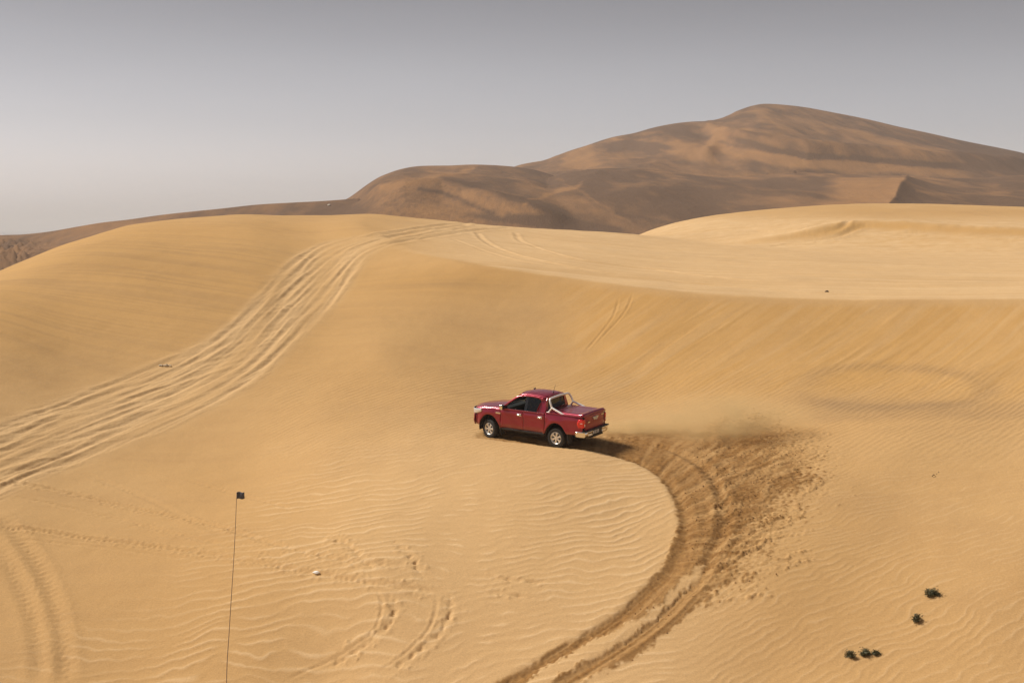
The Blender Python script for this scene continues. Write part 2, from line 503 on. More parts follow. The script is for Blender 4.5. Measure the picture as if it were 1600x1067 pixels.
    # fold on the right hand dune
    Lf = world_line([(1120,377),(1180,374),(1250,368),(1300,358),(1350,353),(1430,356),(1500,361),(1620,367),(1700,370)], 5)
    d, s = line_dist(x, y, Lf, 14.0)
    fold = np.where(d > 0, np.exp(-np.clip(d, 0, 14) / 5.0) - math.exp(-14 / 5.0) , np.exp(-(np.clip(d, -14, 0) / 2.6) ** 2) * (1 - math.exp(-14 / 5.0)))
    dz += 0.75 * fold * (np.abs(d) < 13.9) * sstep(0, 14, s)
    foldface = (d < 0) * np.exp(-((d + 2.2) / 2.2) ** 2) * sstep(0, 12, s)
    # --- single old tracks: line, width, depth, roughness
    single = [
        ([(-30,848),(0,862),(38,925),(58,990),(62,1040),(60,1080)], .22, .034, .3),
        ([(-20,800),(12,818),(58,878),(84,938),(97,1000),(106,1080)], .22, .038, .3),
        ([(-20,748),(60,760),(200,792),(330,818),(420,846),(500,866),(560,877),(650,884)], .10, .030, 1.0),
        ([(10,772),(140,800),(260,830),(380,856),(470,876)], .10, .018, .8),
        ([(-20,818),(60,828),(150,842),(280,858),(380,873),(480,893),(560,906),(640,918),(700,926)], .10, .035, 1.0),
        ([(0,838),(120,850),(250,866),(330,876)], .08, .015, .6),
        ([(280,745),(330,760),(420,784),(470,800)], .07, .02, .8),
        ([(120,735),(210,770),(300,812),(360,838)], .12, .018, .6),
        ([(577,908),(590,924),(597,944),(587,980),(556,1006),(524,1027),(469,1051),(430,1068)], .03, .020, .3),
        ([(601,915),(616,945),(606,975),(572,1003),(537,1027),(490,1052)], .12, .035, 2.0),
        ([(675,923),(682,943),(668,985),(623,1027),(565,1064)], .03, .020, .3),
        ([(692,915),(703,952),(685,989),(634,1030),(580,1062)], .12, .032, 2.0),
        ([(500,828),(548,855),(572,879),(590,905)], .12, .03, 2.2),
        ([(604,835),(641,868),(661,906),(675,923)], .12, .028, 2.2),
        ([(728,898),(780,903),(830,908),(885,911)], .07, .03, 1.6),
        ([(735,922),(790,928),(850,935)], .07, .03, 1.6),
        ([(745,364),(760,379),(800,396),(870,413),(960,429),(1060,440),(1200,453),(1350,463)], .20, .05, .2),
        ([(805,364),(815,378),(860,395),(920,408),(1000,418),(1100,431),(1200,441)], .20, .04, .2),
        ([(700,372),(800,405),(900,421),(1040,437)], .2, .03, .2),
        ([(1200,386),(1290,378),(1370,366),(1480,362)], .35, .13, .3),
        ([(1215,384),(1300,372),(1350,357),(1420,354)], .35, .13, .3),
        ([(1190,378),(1250,372),(1310,362),(1330,350)], .35, .13, .3),
        ([(1180,370),(1240,366),(1290,353)], .35, .13, .3),
        ([(1380,366),(1450,369),(1600,377)], .4, .10, .3),
        ([(600,372),(680,358),(760,351),(860,358)], .3, .055, .2),
        ([(585,385),(650,374),(740,361),(800,357)], .3, .055, .2),
        ([(560,372),(640,360),(720,350),(800,352)], .3, .055, .2),
        ([(930,540),(975,490),(990,456)], .06, .03, .5),
        ([(910,555),(955,500),(968,462)], .06, .03, .5),
        ([(1100,350),(1250,353),(1420,352),(1620,352)], .3, .04, .2),
        ([(1280,362),(1420,360),(1600,366)], .3, .05, .2),
    ]
    thin = np.zeros_like(x)
    for pts, w, dp, rough in single:
        L = world_line(pts, 5)
        d, s = line_dist(x, y, L, 5 * w + 0.2)
        ad = np.abs(d) * (1 + 0.12 * rough * N_fine(x * 1.5, y * 1.5)) 
        ends = sstep(0, 1.2, s) * sstep(0, 1.2, max(s.max(), 2.4) - s)
        ww = max(w, 0.055)
        k = -np.exp(-(ad / ww) ** 2) + 0.6 * np.exp(-((ad - 1.8 * ww) / (0.8 * ww)) ** 2)
        k = k * (1 + 0.9 * min(rough, 1.0) * N_clod(x, y) * 0.5) 
        if w == .22:
            k += 0.16 * np.sin(s * 2 * math.pi / 0.28) * np.exp(-(ad / (1.3 * ww)) ** 2)
        if rough > 1.2:
            k *= 0.45 + 0.9 * np.clip(N_clod(x * .6, y * .6), 0, 2)
        dz += dp * k * ends * (ad < 5 * w + 0.2)
        thin = np.maximum(thin, np.exp(-(ad / (1.5 * ww)) ** 2) * ends * min(1, dp / .05))
    # --- fresh track: sunk bed, ruts, clods, streaks of thrown sand
    dz += -0.045 * bed * sstep(1.2, 0.2, np.abs(dIn)) * fade_far
    for pts, sgn in ((RUT_R, 1), (RUT_L, -1)):
        L = world_line(pts, 4)
        d, s = line_dist(x, y, L, 1.2)
        ad = np.abs(d + 0.03 * N_fine(x, y))
        k = -np.exp(-(ad / 0.17) ** 2) + 0.6 * np.exp(-((ad - 0.36) / 0.14) ** 2)
        wgt = sstep(0, 0.5, s) * (1 if sgn > 0 else (0.75))
        dz += 0.065 * k * wgt * (ad < 1.1) * np.clip(churn + 0.3, 0, 1)
        along = sstep(0.30, 0.0, ad)
        dz += 0.012 * np.sin(s * 2 * math.pi / 0.22) * along
    cl = N_clod(x, y)
    clod_amp = (0.005 - 0.002 * lowp + 0.004 * spray + 0.003 * sstep(1060, 1150, px)) * churn * fade_far
    dz += clod_amp * (np.abs(cl) * 1.3 - 0.6) + 0.5 * clod_amp * N_fine(x, y) * (1 - 0.7 * lowp)
    Lr = world_line(RUT_R, 4)
    dR, sR = line_dist(x, y, Lr, 4.0)
    cross = N_strk(rad * 1.1, ang * 9.0) * (1 - lowp) + lowp * N_strk(sR * 0.5, dR * 2.2)
    dz += 0.014 * churn * cross * sstep(700, 730, py)
    dz += spray * (0.016 * ray + 0.012 * np.clip(ray, 0, 3))
    # berm pushed up outside of the outer rut
    Lr = world_line(RUT_R, 4)
    d, s = line_dist(x, y, Lr, 2.0)
    out = np.hypot(x - cen[0], y - cen[1])
    # --- colours
    churn_c = np.clip(churn * (0.82 + 0.18 * np.clip(cross, -2, 2)) - 0.28 * spray * np.clip(ray + 0.2, -0.6, 1.6) * churn, 0, 1)
    dark = 0.25 * ring + 0.22 * ringband
    bandn = N_strk(x * 0.25, y * 1.2 + 0.2 * x)
    left = sstep(760, 300, px) * sstep(330, 360, py) * sstep(640, 480, py)
    dark += left * 0.09 * np.clip(bandn + 0.4, 0, 2) * sstep(0, 1, 1 - tr)
    dark += 0.16 * np.exp(-((px - 690) / 110) ** 2 - ((py - 445) / 16) ** 2) * (1 + bandn * .4)
    dark += 0.035 * slip * np.clip(st, 0, 2) + 0.05 * np.clip(N_mid(x, y), 0, 2)
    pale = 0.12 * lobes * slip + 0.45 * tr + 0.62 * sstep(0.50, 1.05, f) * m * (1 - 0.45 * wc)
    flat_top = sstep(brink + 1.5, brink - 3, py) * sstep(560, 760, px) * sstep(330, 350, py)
    pale = np.maximum(pale, flat_top * (0.55 + 0.12 * bandn))  # sky sheen at a low angle put into the sand colour
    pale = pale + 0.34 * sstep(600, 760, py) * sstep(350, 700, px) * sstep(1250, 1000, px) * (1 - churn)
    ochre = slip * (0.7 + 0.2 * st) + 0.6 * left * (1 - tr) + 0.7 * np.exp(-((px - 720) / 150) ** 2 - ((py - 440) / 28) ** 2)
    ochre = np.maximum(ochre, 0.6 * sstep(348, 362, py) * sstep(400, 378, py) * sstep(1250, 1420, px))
    ochre = np.maximum(ochre, 0.9 * foldface)  # shade below the fold put into the colour
    pale = pale * (1 - 0.9 * np.clip(foldface, 0, 1))
    OCHRE[0] = np.clip(ochre, 0, 1)
    return dz, np.clip(churn_c, 0, 1), np.clip(dark, 0, 1), np.clip(pale, 0, 1)

# ------------------------------------------------------------------ materials of the land
def nd(nt, t, **kw):
    n = nt.nodes.new(t)
    for k, v in kw.items():
        if k.startswith('i_'): n.inputs[k[2:]].default_value = v
        else: setattr(n, k, v)
    return n

def mixc(nt, fac, a, b, bt='MIX'):
    m = nt.nodes.new('ShaderNodeMix'); m.data_type = 'RGBA'; m.blend_type = bt
    for sock, v in ((m.inputs[0], fac), (m.inputs[6], a), (m.inputs[7], b)):
        if isinstance(v, (int, float, tuple)): sock.default_value = v
        else: nt.links.new(v, sock)
    return m.outputs[2]

def ramp(nt, src, stops):
    r = nt.nodes.new('ShaderNodeValToRGB')
    el = r.color_ramp.elements
    while len(el) < len(stops): el.new(0.5)
    for e_, (p, c) in zip(el, stops):
        e_.position = p
        e_.color = c if isinstance(c, tuple) else (c, c, c, 1)
    nt.links.new(src, r.inputs[0])
    return r.outputs[0]

def noise(nt, vec, scale, detail=4, rough=0.55, dist=0.0):
    n = nt.nodes.new('ShaderNodeTexNoise')
    n.inputs['Scale'].default_value = scale; n.inputs['Detail'].default_value = detail
    n.inputs['Roughness'].default_value = rough; n.inputs['Distortion'].default_value = dist
    nt.links.new(vec, n.inputs['Vector'])
    return n.outputs[0]

def mapped(nt, vec, scale=(1, 1, 1), rot=(0, 0, 0)):
    m = nt.nodes.new('ShaderNodeMapping')
    m.inputs['Scale'].default_value = scale; m.inputs['Rotation'].default_value = rot
    nt.links.new(vec, m.inputs[0])
    return m.outputs[0]

SAND = (0.475, 0.288, 0.128, 1)
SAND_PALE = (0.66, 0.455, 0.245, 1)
SAND_DAMP = (0.255, 0.125, 0.043, 1)
SAND_MINERAL = (0.235, 0.150, 0.085, 1)

def sand_material():
    m = bpy.data.materials.new('desert_sand'); m.use_nodes = True
    nt = m.node_tree; bs = nt.nodes['Principled BSDF']
    bs.inputs['Roughness'].default_value = 0.95
    bs.inputs['Specular IOR Level'].default_value = 0.15
    g = nt.nodes.new('ShaderNodeNewGeometry').outputs['Position']
    def at(n):
        a = nt.nodes.new('ShaderNodeAttribute'); a.attribute_name = n; return a.outputs['Fac']
    big = noise(nt, g, 0.05, 5, 0.6)
    c = mixc(nt, ramp(nt, big, [(0.3, 0.0), (0.7, 1.0)]), (0.485, 0.290, 0.118, 1), (0.535, 0.336, 0.150, 1))
    strk = noise(nt, mapped(nt, g, (0.05, 0.6, 0.6), (0, 0, 0.35)), 1.0, 5, 0.6, 0.4)
    c = mixc(nt, ramp(nt, strk, [(0.45, 0.0), (0.75, 0.28)]), c, (0.40, 0.235, 0.105, 1))
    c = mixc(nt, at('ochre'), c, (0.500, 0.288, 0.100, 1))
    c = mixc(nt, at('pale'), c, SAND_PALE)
    c = mixc(nt, at('mineral_shade'), c, SAND_MINERAL)
    damp = mixc(nt, ramp(nt, noise(nt, g, 5.0, 5, 0.7), [(0.35, 0.0), (0.7, 1.0)]), (0.190, 0.092, 0.028, 1), (0.335, 0.178, 0.060, 1))
    c = mixc(nt, at('damp'), c, damp)
    grain = noise(nt, g, 22.0, 3, 0.7)
    c = mixc(nt, 1.0, c, ramp(nt, grain, [(0.25, (0.86, 0.85, 0.84, 1)), (0.75, (1.12, 1.12, 1.13, 1))]), 'MULTIPLY')
    nt.links.new(c, bs.inputs['Base Color'])
    b = nt.nodes.new('ShaderNodeBump'); b.inputs['Distance'].default_value = 0.03
    b.inputs['Strength'].default_value = 0.55
    fine = noise(nt, mapped(nt, g, (1.0, 1.6, 1.0), (0, 0, 0.4)), 7.0, 5, 0.65)
    nt.links.new(fine, b.inputs['Height'])
    nt.links.new(b.outputs[0], bs.inputs['Normal'])
    return m
M_SAND = sand_material()

# ------------------------------------------------------------------ where the truck stands
YAW = math.radians(180 - 34)
WB_F, WB_R, TRK = 1.54, -1.545, 0.775
pr = on_land([870], [697])[0]; pf = on_land([764], [684])[0]
fwd = np.array([math.cos(YAW), math.sin(YAW)]); left = np.array([-math.sin(YAW), math.cos(YAW)])
mid_wheels = (pr[:2] + pf[:2]) / 2
root_xy = mid_wheels - left * (TRK + 0.10)
NOSE_UP = math.radians(1.6); ROLL = math.radians(3.2)
pad_z = 0.5 * (pr[2] + pf[2])

def flatten_for_truck(x, y, z):
    qx = (x - mid_wheels[0]) * fwd[0] + (y - mid_wheels[1]) * fwd[1]
    qy = (x - root_xy[0]) * left[0] + (y - root_xy[1]) * left[1]
    d = np.hypot(np.maximum(np.abs(qx) - 1.9, 0), np.maximum(np.abs(qy) - 0.95, 0))
    w = sstep(2.4, 0.0, d)
    return z * (1 - w) + (pad_z + math.tan(NOSE_UP) * np.clip(qx, -3, 3) - math.tan(ROLL) * np.clip(qy - TRK - 0.1, -2.2, 0.4)) * w

# ------------------------------------------------------------------ ground sheet
QUICK = globals().get('QUICK', 1)
ys = np.concatenate([np.arange(-14, 32.4, 1.2), np.arange(32.5, 62, .05 * QUICK), np.arange(62, 80, .085 * QUICK)])
yy_, st_ = 80.0, 0.10 * QUICK
tail = []
while yy_ < 270:
    tail.append(yy_); yy_ += st_; st_ = min(st_ * 1.012, 0.9)
ys = np.concatenate([ys, tail, 270 * np.exp(np.arange(0, math.log(2300 / 270), 0.05))])
inner_u = np.arange(-.435, .4351, .00102 * QUICK)
side_u = np.concatenate([np.arange(.437, .50, .003), np.arange(.50, .80, .0075), np.geomspace(.81, 6, 18)])
us = np.concatenate([-side_u[::-1], inner_u, side_u])
Ug, Yg = np.meshgrid(us, ys)
Xg = Ug * np.maximum(Yg, 12)
Zb = base_ground(Xg, Yg)
Zb = flatten_for_truck(Xg, Yg, Zb)
sel = (np.abs(Ug) < 1.6) & (Yg > 30) & (Yg < 262)
D_, damp_, dark_, pale_, och_ = (np.zeros(Xg.shape) for _ in range(5))
r_ = ground_detail(Xg[sel], Yg[sel], Zb[sel])
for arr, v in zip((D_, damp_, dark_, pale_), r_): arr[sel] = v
och_[sel] = OCHRE[0]
D_ *= sstep(0.50, 0.44, np.abs(Ug))
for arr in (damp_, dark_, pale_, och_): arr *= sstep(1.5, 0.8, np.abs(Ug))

Zg = Zb + D_
ground = grid_mesh('sand_ground', Xg, Yg, Zg + CAMZ, [M_SAND], {'damp': damp_, 'mineral_shade': dark_, 'pale': pale_, 'ochre': och_})
tag(ground, kind='structure')

# exact height lookup on the finished sheet
from mathutils.bvhtree import BVHTree
def ground_z(x, y):
    j = int(np.clip(np.searchsorted(ys, y) - 1, 0, len(ys) - 2))
    u = x / max(y, 12)
    i = int(np.clip(np.searchsorted(us, u) - 1, 0, len(us) - 2))
    fy = (y - ys[j]) / (ys[j + 1] - ys[j]); fx = (u - us[i]) / (us[i + 1] - us[i])
    g = Zg
    return float((g[j, i] * (1 - fx) + g[j, i + 1] * fx) * (1 - fy) + (g[j + 1, i] * (1 - fx) + g[j + 1, i + 1] * fx) * fy) + CAMZ
def spot(px, py):
    p = on_land([px], [py])[0]
    return float(p[0]), float(p[1]), ground_z(p[0], p[1])

# ------------------------------------------------------------------ far dunes
def hill_layer(px, D, crest, Dc, foot, Df, power=0.85, back=0.45):
    cx, cy = zip(*crest); fx, fy = zip(*foot)
    cs = catmull(crest, 10); fs = catmull(foot, 6)
    pc = np.interp(px, cs[:, 0], cs[:, 1]); pf = np.interp(px, fs[:, 0], fs[:, 1])
    Dcx = Dc(px) if callable(Dc) else Dc + 0 * px
    zc = -(pc - 357.0) / F * Dcx; zf = -(pf - 357.0) / F * Df
    t = (D - Df) / (Dcx - Df)
    tc = np.clip(t, -0.5, 1)
    sh = np.maximum(tc, 0) ** power
    z = zf + (zc - zf) * sh - np.maximum(Df - D, 0) * 0.3
    z = np.where(t > 1, zc - (D - Dcx) * back * sstep(0, 60, D - Dcx), z)
    return z, t

def hills_height(px, D, x, y):
    H1c = [(300,420),(540,345),(700,300),(800,264),(850,252),(900,233),(950,217),(1000,208),(1050,197),(1085,193),(1118,193),(1135,187),(1150,178),(1175,169),(1200,166.5),(1250,171),(1300,180),(1350,190),(1400,202),(1450,213),(1500,225),(1550,236),(1600,247),(1750,275),(1950,300),(2300,330)]
    z1, t1 = hill_layer(px, D, H1c, 1000, [(300,420),(700,330),(900,300),(1600,300),(2300,340)], 620, 0.9)
    w = np.clip(1 - np.abs(t1 - 0.5) * 2, 0, 1)
    # benches: steep below the line, gentle above
    def bench(c, A, wid):
        cs = catmull(c, 8)
        return cs, A, wid
    pyz = 357 - z1 / D * F
    for c, A, wid in (([(1120,215),(1160,228),(1210,238),(1260,247),(1330,250),(1420,258),(1600,268)], 8.0, 8.0),
                      ([(1010,220),(1040,226),(1080,236),(1110,244)], 3.0, 8.0),
                      ([(900,262),(960,258),(1010,250),(1080,250),(1150,262)], -2.5, 8.0)):
        c = np.array(c, float)
        ly = np.interp(px, c[:, 0], c[:, 1])
        on = sstep(c[0, 0] - 30, c[0, 0] + 20, px) * sstep(c[-1, 0] + 60, c[-1, 0] - 30, px)
        q = (pyz - ly) / wid
        z1 = z1 + A * on * (np.exp(-np.clip(q, 0, 9) ** 2 * 0.6) * (q > 0) + np.exp(-np.clip(-q, 0, 9) * 0.35) * (q <= 0))
    gx = 1112 + 9 * np.sin(pyz * 0.12)
    z1 += 2.0 * np.exp(-((px - gx) / 12) ** 2) * sstep(192, 200, pyz) * sstep(262, 240, pyz)
    z1 -= 4.0 * np.exp(-((px - 975) / 40) ** 2 - ((pyz - 232) / 9) ** 2)
    H2c = [(500,420),(700,345),(800,300),(840,284),(875,274),(905,268),(935,264.5),(975,264),(1010,265.5),(1060,271),(1110,276),(1160,277),(1205,273.5),(1250,271.5),(1320,273),(1380,275),(1415,276),(1470,279),(1530,279),(1600,275),(1750,282),(2300,330)]
    z2, t2 = hill_layer(px, D, H2c, 640, [(500,430),(800,380),(1000,388),(1600,380),(2300,390)], 340, 0.8)
    # spur with a crest running towards the camera, lit on its left side
    p2 = 357 - z2 / D * F
    sx = 1419 - 0.055 * np.maximum(p2 - 274, 0) ** 1.5
    z2 += 3.6 * np.where(px < sx, np.exp(-np.abs(px - sx) / 70), np.exp(-np.abs(px - sx) / 30)) * sstep(275, 296, p2)
    z2 -= 3.0 * np.exp(-((px - 1230) / 80) ** 2 - ((p2 - 292) / 9) ** 2)
    H3c = [(250,420),(430,350),(500,330),(540,312.5),(575,295),(600,282),(625,272),(655,266),(700,264.5),(740,261.5),(780,262),(815,265),(850,272),(900,292),(960,330),(1050,370),(1400,420)]
    z3, t3 = hill_layer(px, D, H3c, 700, [(250,430),(560,350),(800,385),(1400,420)], 330, 0.8)
    p3 = 357 - z3 / D * F
    # steep sandy face with a dark brow: line from (560,312) to (860,352)
    ly = np.interp(px, [560, 640, 690, 720, 760, 800, 860, 960], [306, 300, 301, 308, 322, 336, 350, 362])
    q = (p3 - ly) / 11
    on = sstep(540, 600, px) * sstep(960, 820, px)
    z3 = z3 + 4.5 * on * (np.exp(-np.clip(q, 0, 9) ** 2 * 0.5) * (q > 0) + np.exp(-np.clip(-q, 0, 9) * 0.3) * (q <= 0))
    H4c = [(-600,380),(-200,372),(0,367.5),(40,366),(80,361.5),(120,354.5),(160,348),(200,343.5),(250,336.5),(300,331),(350,326),(400,320.5),(450,317.5),(500,315),(530,313),(560,311),(620,312),(700,325),(800,350),(1000,400)]
    z4, t4 = hill_layer(px, D, H4c, 480, [(-600,470),(0,440),(300,430),(1000,440)], 285, 0.75)
    z = smax(z1, z2, 1.2)
    z = smax(z, z3, 1.0)
    z = smax(z, z4, 0.8)
    lay = np.argmax(np.stack([z1, z2, z3, z4]), 0)
    n = 1.6 * H_n1(x, y * .4) + 0.8 * H_rg(x, y * .35) + 0.22 * H_rg(x * 2.7, y * 1.1)
    tl = np.choose(lay, [t1, t2, t3, t4])
    z = z + n * sstep(300, 420, D) * 0.55 * sstep(1.0, 0.86, tl)
    lump = sstep(110, 10, px) * sstep(370, 380, 357 - z / D * F)
    z = z + 0.7 * H_lump(x, y) * lump
    pyf = 357 - z / D * F
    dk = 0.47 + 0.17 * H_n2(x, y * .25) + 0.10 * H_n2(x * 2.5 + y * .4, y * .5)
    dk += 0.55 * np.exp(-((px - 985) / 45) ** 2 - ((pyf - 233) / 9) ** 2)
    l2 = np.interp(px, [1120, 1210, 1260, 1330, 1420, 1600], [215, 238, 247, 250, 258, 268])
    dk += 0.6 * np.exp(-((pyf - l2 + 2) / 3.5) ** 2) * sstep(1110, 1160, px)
    dk -= 0.75 * np.exp(-((pyf - l2 - 9) / 7) ** 2) * sstep(1110, 1180, px) * sstep(1560, 1400, px)  # sunlit slope below the ledge put into the colour
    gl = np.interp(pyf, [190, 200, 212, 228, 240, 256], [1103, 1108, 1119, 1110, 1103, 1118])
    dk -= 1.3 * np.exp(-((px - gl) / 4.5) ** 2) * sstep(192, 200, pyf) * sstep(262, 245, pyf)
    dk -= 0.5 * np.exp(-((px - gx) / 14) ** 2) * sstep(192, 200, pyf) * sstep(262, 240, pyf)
    dk -= 0.7 * np.exp(-((px - 905) / 30) ** 2 - ((pyf - 248) / 14) ** 2)  # lit left flank painted lighter
    dk += 0.35 * sstep(1420, 1560, px) * sstep(300, 272, pyf)  # shaded right flank painted darker
    dk -= 0.9 * sstep(1270, 1330, px) * sstep(sx + 1, sx - 3, px) * sstep(276, 282, pyf) * (lay == 1)  # sunlit left face of the spur painted pale
    dk += 0.14 * sstep(sx - 1, sx + 3, px) * (lay == 1) * sstep(274, 280, pyf)  # shaded right side of the spur painted darker
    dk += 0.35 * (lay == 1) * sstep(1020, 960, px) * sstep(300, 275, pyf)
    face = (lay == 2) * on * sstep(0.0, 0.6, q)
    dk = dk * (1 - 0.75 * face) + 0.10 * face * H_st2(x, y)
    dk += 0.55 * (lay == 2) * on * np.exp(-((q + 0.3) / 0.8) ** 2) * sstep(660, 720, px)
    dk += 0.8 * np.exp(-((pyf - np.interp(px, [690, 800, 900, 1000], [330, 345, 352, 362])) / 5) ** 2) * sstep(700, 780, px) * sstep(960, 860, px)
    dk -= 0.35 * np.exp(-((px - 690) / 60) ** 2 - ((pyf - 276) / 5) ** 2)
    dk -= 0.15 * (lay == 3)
    # mineral seams, blown sand tongues and slip faces, with lit slopes painted pale
    jx = px + 3.0 * H_lump(x * .15, y * .05); jy = pyf + 1.2 * H_lump(x * .2 + 30, y * .05)
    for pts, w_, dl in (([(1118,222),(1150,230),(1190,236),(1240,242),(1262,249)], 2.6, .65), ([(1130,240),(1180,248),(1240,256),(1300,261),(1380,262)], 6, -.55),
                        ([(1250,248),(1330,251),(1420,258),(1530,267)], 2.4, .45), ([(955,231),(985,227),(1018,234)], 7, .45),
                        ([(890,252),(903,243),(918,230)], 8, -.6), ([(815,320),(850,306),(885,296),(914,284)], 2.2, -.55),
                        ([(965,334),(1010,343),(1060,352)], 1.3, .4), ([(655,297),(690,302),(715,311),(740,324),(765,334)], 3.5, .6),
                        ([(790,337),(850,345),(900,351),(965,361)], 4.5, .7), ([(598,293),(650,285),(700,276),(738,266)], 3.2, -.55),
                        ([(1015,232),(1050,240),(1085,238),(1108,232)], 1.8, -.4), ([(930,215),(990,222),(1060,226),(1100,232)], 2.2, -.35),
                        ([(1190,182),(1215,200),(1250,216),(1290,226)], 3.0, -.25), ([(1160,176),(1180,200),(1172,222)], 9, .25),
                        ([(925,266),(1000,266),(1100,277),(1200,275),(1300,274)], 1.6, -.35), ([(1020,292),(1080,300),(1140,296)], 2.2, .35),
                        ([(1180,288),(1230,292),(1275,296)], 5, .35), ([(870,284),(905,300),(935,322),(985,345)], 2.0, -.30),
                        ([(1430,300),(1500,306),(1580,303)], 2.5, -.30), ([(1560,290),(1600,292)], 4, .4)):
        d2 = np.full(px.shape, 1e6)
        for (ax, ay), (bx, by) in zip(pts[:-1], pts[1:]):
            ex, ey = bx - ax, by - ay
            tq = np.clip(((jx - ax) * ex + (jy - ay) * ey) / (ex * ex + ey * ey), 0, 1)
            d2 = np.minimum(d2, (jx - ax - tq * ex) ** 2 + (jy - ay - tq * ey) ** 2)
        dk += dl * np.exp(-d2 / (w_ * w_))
    return z, np.clip(dk, 0, 1), lump

H_n1 = Field(1600, 512, power_filter(0.008, 2.6, 0.06), 21)
H_n2 = Field(1600, 1024, power_filter(0.008, 1.5, 0.3), 22)
H_st = Field(1600, 1024, power_filter(0.01, 1.5, 0.3, asp=5), 23)
H_st2 = Field(400, 1024, power_filter(0.06, 1.5, 0.9, asp=0.15), 24)
H_lump = Field(120, 512, power_filter(0.25, 2.2, 1.2), 26)
class Ridged(Field):
    def __init__(self, *a):
        super().__init__(*a)
        self.g = -np.abs(self.g); self.g = (self.g - self.g.mean()) / self.g.std()
H_rg = Ridged(900, 512, power_filter(0.012, 2.6, 0.12), 25)

hu = np.concatenate([np.linspace(-.9, -.425, 40), np.arange(-.4225, .4226, .00125), np.linspace(.425, .9, 40)])
hd = np.concatenate([np.arange(285, 760, 3.0), np.arange(760, 1010, 3.2), np.arange(1010, 1400, 12)])
HU, HD = np.meshgrid(hu, hd)
hx, hy = HU * HD, HD
hpx = 800 + F * HU * 1.004
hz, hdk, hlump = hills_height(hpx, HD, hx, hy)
hz = np.maximum(hz, -33.5)
hz = hz * 1.0

def hill_material():
    m = bpy.data.materials.new('dark_dune_sand'); m.use_nodes = True
    nt = m.node_tree; bs = nt.nodes['Principled BSDF']
    bs.inputs['Roughness'].default_value = 0.97
    bs.inputs['Specular IOR Level'].default_value = 0.1
    g = nt.nodes.new('ShaderNodeNewGeometry').outputs['Position']
    a = nt.nodes.new('ShaderNodeAttribute'); a.attribute_name = 'mineral_shade'  # mineral tone, with sun and shade painted in on some slopes
    n1 = noise(nt, mapped(nt, g, (1, .3, 1)), 0.05, 8, 0.66, 0.6)
    n2 = noise(nt, mapped(nt, g, (0.14, 0.012, 0.05), (0, 0, 0.3)), 1.0, 7, 0.62, 0.3)
    add = nt.nodes.new('ShaderNodeMath'); add.operation = 'MULTIPLY_ADD'
    nt.links.new(n1, add.inputs[0]); add.inputs[1].default_value = 0.9; nt.links.new(a.outputs['Fac'], add.inputs[2])
    add2 = nt.nodes.new('ShaderNodeMath'); add2.operation = 'MULTIPLY_ADD'
    nt.links.new(n2, add2.inputs[0]); add2.inputs[1].default_value = 0.5; nt.links.new(add.outputs[0], add2.inputs[2])
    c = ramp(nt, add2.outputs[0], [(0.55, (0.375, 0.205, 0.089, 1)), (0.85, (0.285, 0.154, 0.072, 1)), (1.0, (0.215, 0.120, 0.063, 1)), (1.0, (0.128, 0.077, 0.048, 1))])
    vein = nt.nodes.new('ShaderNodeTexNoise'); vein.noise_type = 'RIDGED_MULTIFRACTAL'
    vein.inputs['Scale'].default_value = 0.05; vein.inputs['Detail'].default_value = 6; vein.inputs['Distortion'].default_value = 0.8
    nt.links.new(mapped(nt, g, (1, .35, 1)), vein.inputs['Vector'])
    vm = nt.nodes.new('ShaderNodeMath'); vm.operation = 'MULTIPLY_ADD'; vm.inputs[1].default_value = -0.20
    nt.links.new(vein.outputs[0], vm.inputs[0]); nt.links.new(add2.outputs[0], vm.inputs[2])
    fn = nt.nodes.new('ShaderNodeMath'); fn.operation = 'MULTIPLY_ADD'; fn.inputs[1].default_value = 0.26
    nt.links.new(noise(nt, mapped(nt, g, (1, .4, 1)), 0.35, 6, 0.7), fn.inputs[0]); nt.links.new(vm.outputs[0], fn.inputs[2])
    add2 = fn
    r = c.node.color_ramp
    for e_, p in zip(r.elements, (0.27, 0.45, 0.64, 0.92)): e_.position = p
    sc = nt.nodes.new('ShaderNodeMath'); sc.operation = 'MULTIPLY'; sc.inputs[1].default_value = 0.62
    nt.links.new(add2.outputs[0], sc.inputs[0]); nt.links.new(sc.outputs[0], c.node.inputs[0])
    nt.links.new(c, bs.inputs['Base Color'])
    b = nt.nodes.new('ShaderNodeBump'); b.inputs['Distance'].default_value = 1.5; b.inputs['Strength'].default_value = 0.5
    nt.links.new(noise(nt, mapped(nt, g, (1, .45, 1)), 0.22, 9, 0.72), b.inputs['Height'])
    nt.links.new(b.outputs[0], bs.inputs['Normal'])
    return m
hills = grid_mesh('hills', hx, hy, hz + CAMZ, [hill_material()], {'mineral_shade': hdk})
tag(hills, kind='structure')

# ------------------------------------------------------------------ the sea, far off on the left
def water_material():
    m = bpy.data.materials.new('sea_water'); m.use_nodes = True
    nt = m.node_tree; bs = nt.nodes['Principled BSDF']
    bs.inputs['Base Color'].default_value = (0.05, 0.075, 0.09, 1); bs.inputs['Roughness'].default_value = 0.25
    g = nt.nodes.new('ShaderNodeNewGeometry').outputs['Position']
    b = nt.nodes.new('ShaderNodeBump'); b.inputs['Distance'].default_value = 2.0
    nt.links.new(noise(nt, g, 0.05, 6), b.inputs['Height']); nt.links.new(b.outputs[0], bs.inputs['Normal'])
    return m
SEA_Z = CAMZ - 38
sea = mesh_obj('sea', [(-27000, 2000, SEA_Z), (27000, 2000, SEA_Z), (27000, 27000, SEA_Z), (-27000, 27000, SEA_Z)], [(0, 1, 2, 3)], water_material(), smooth=False)
tag(sea, kind='structure')

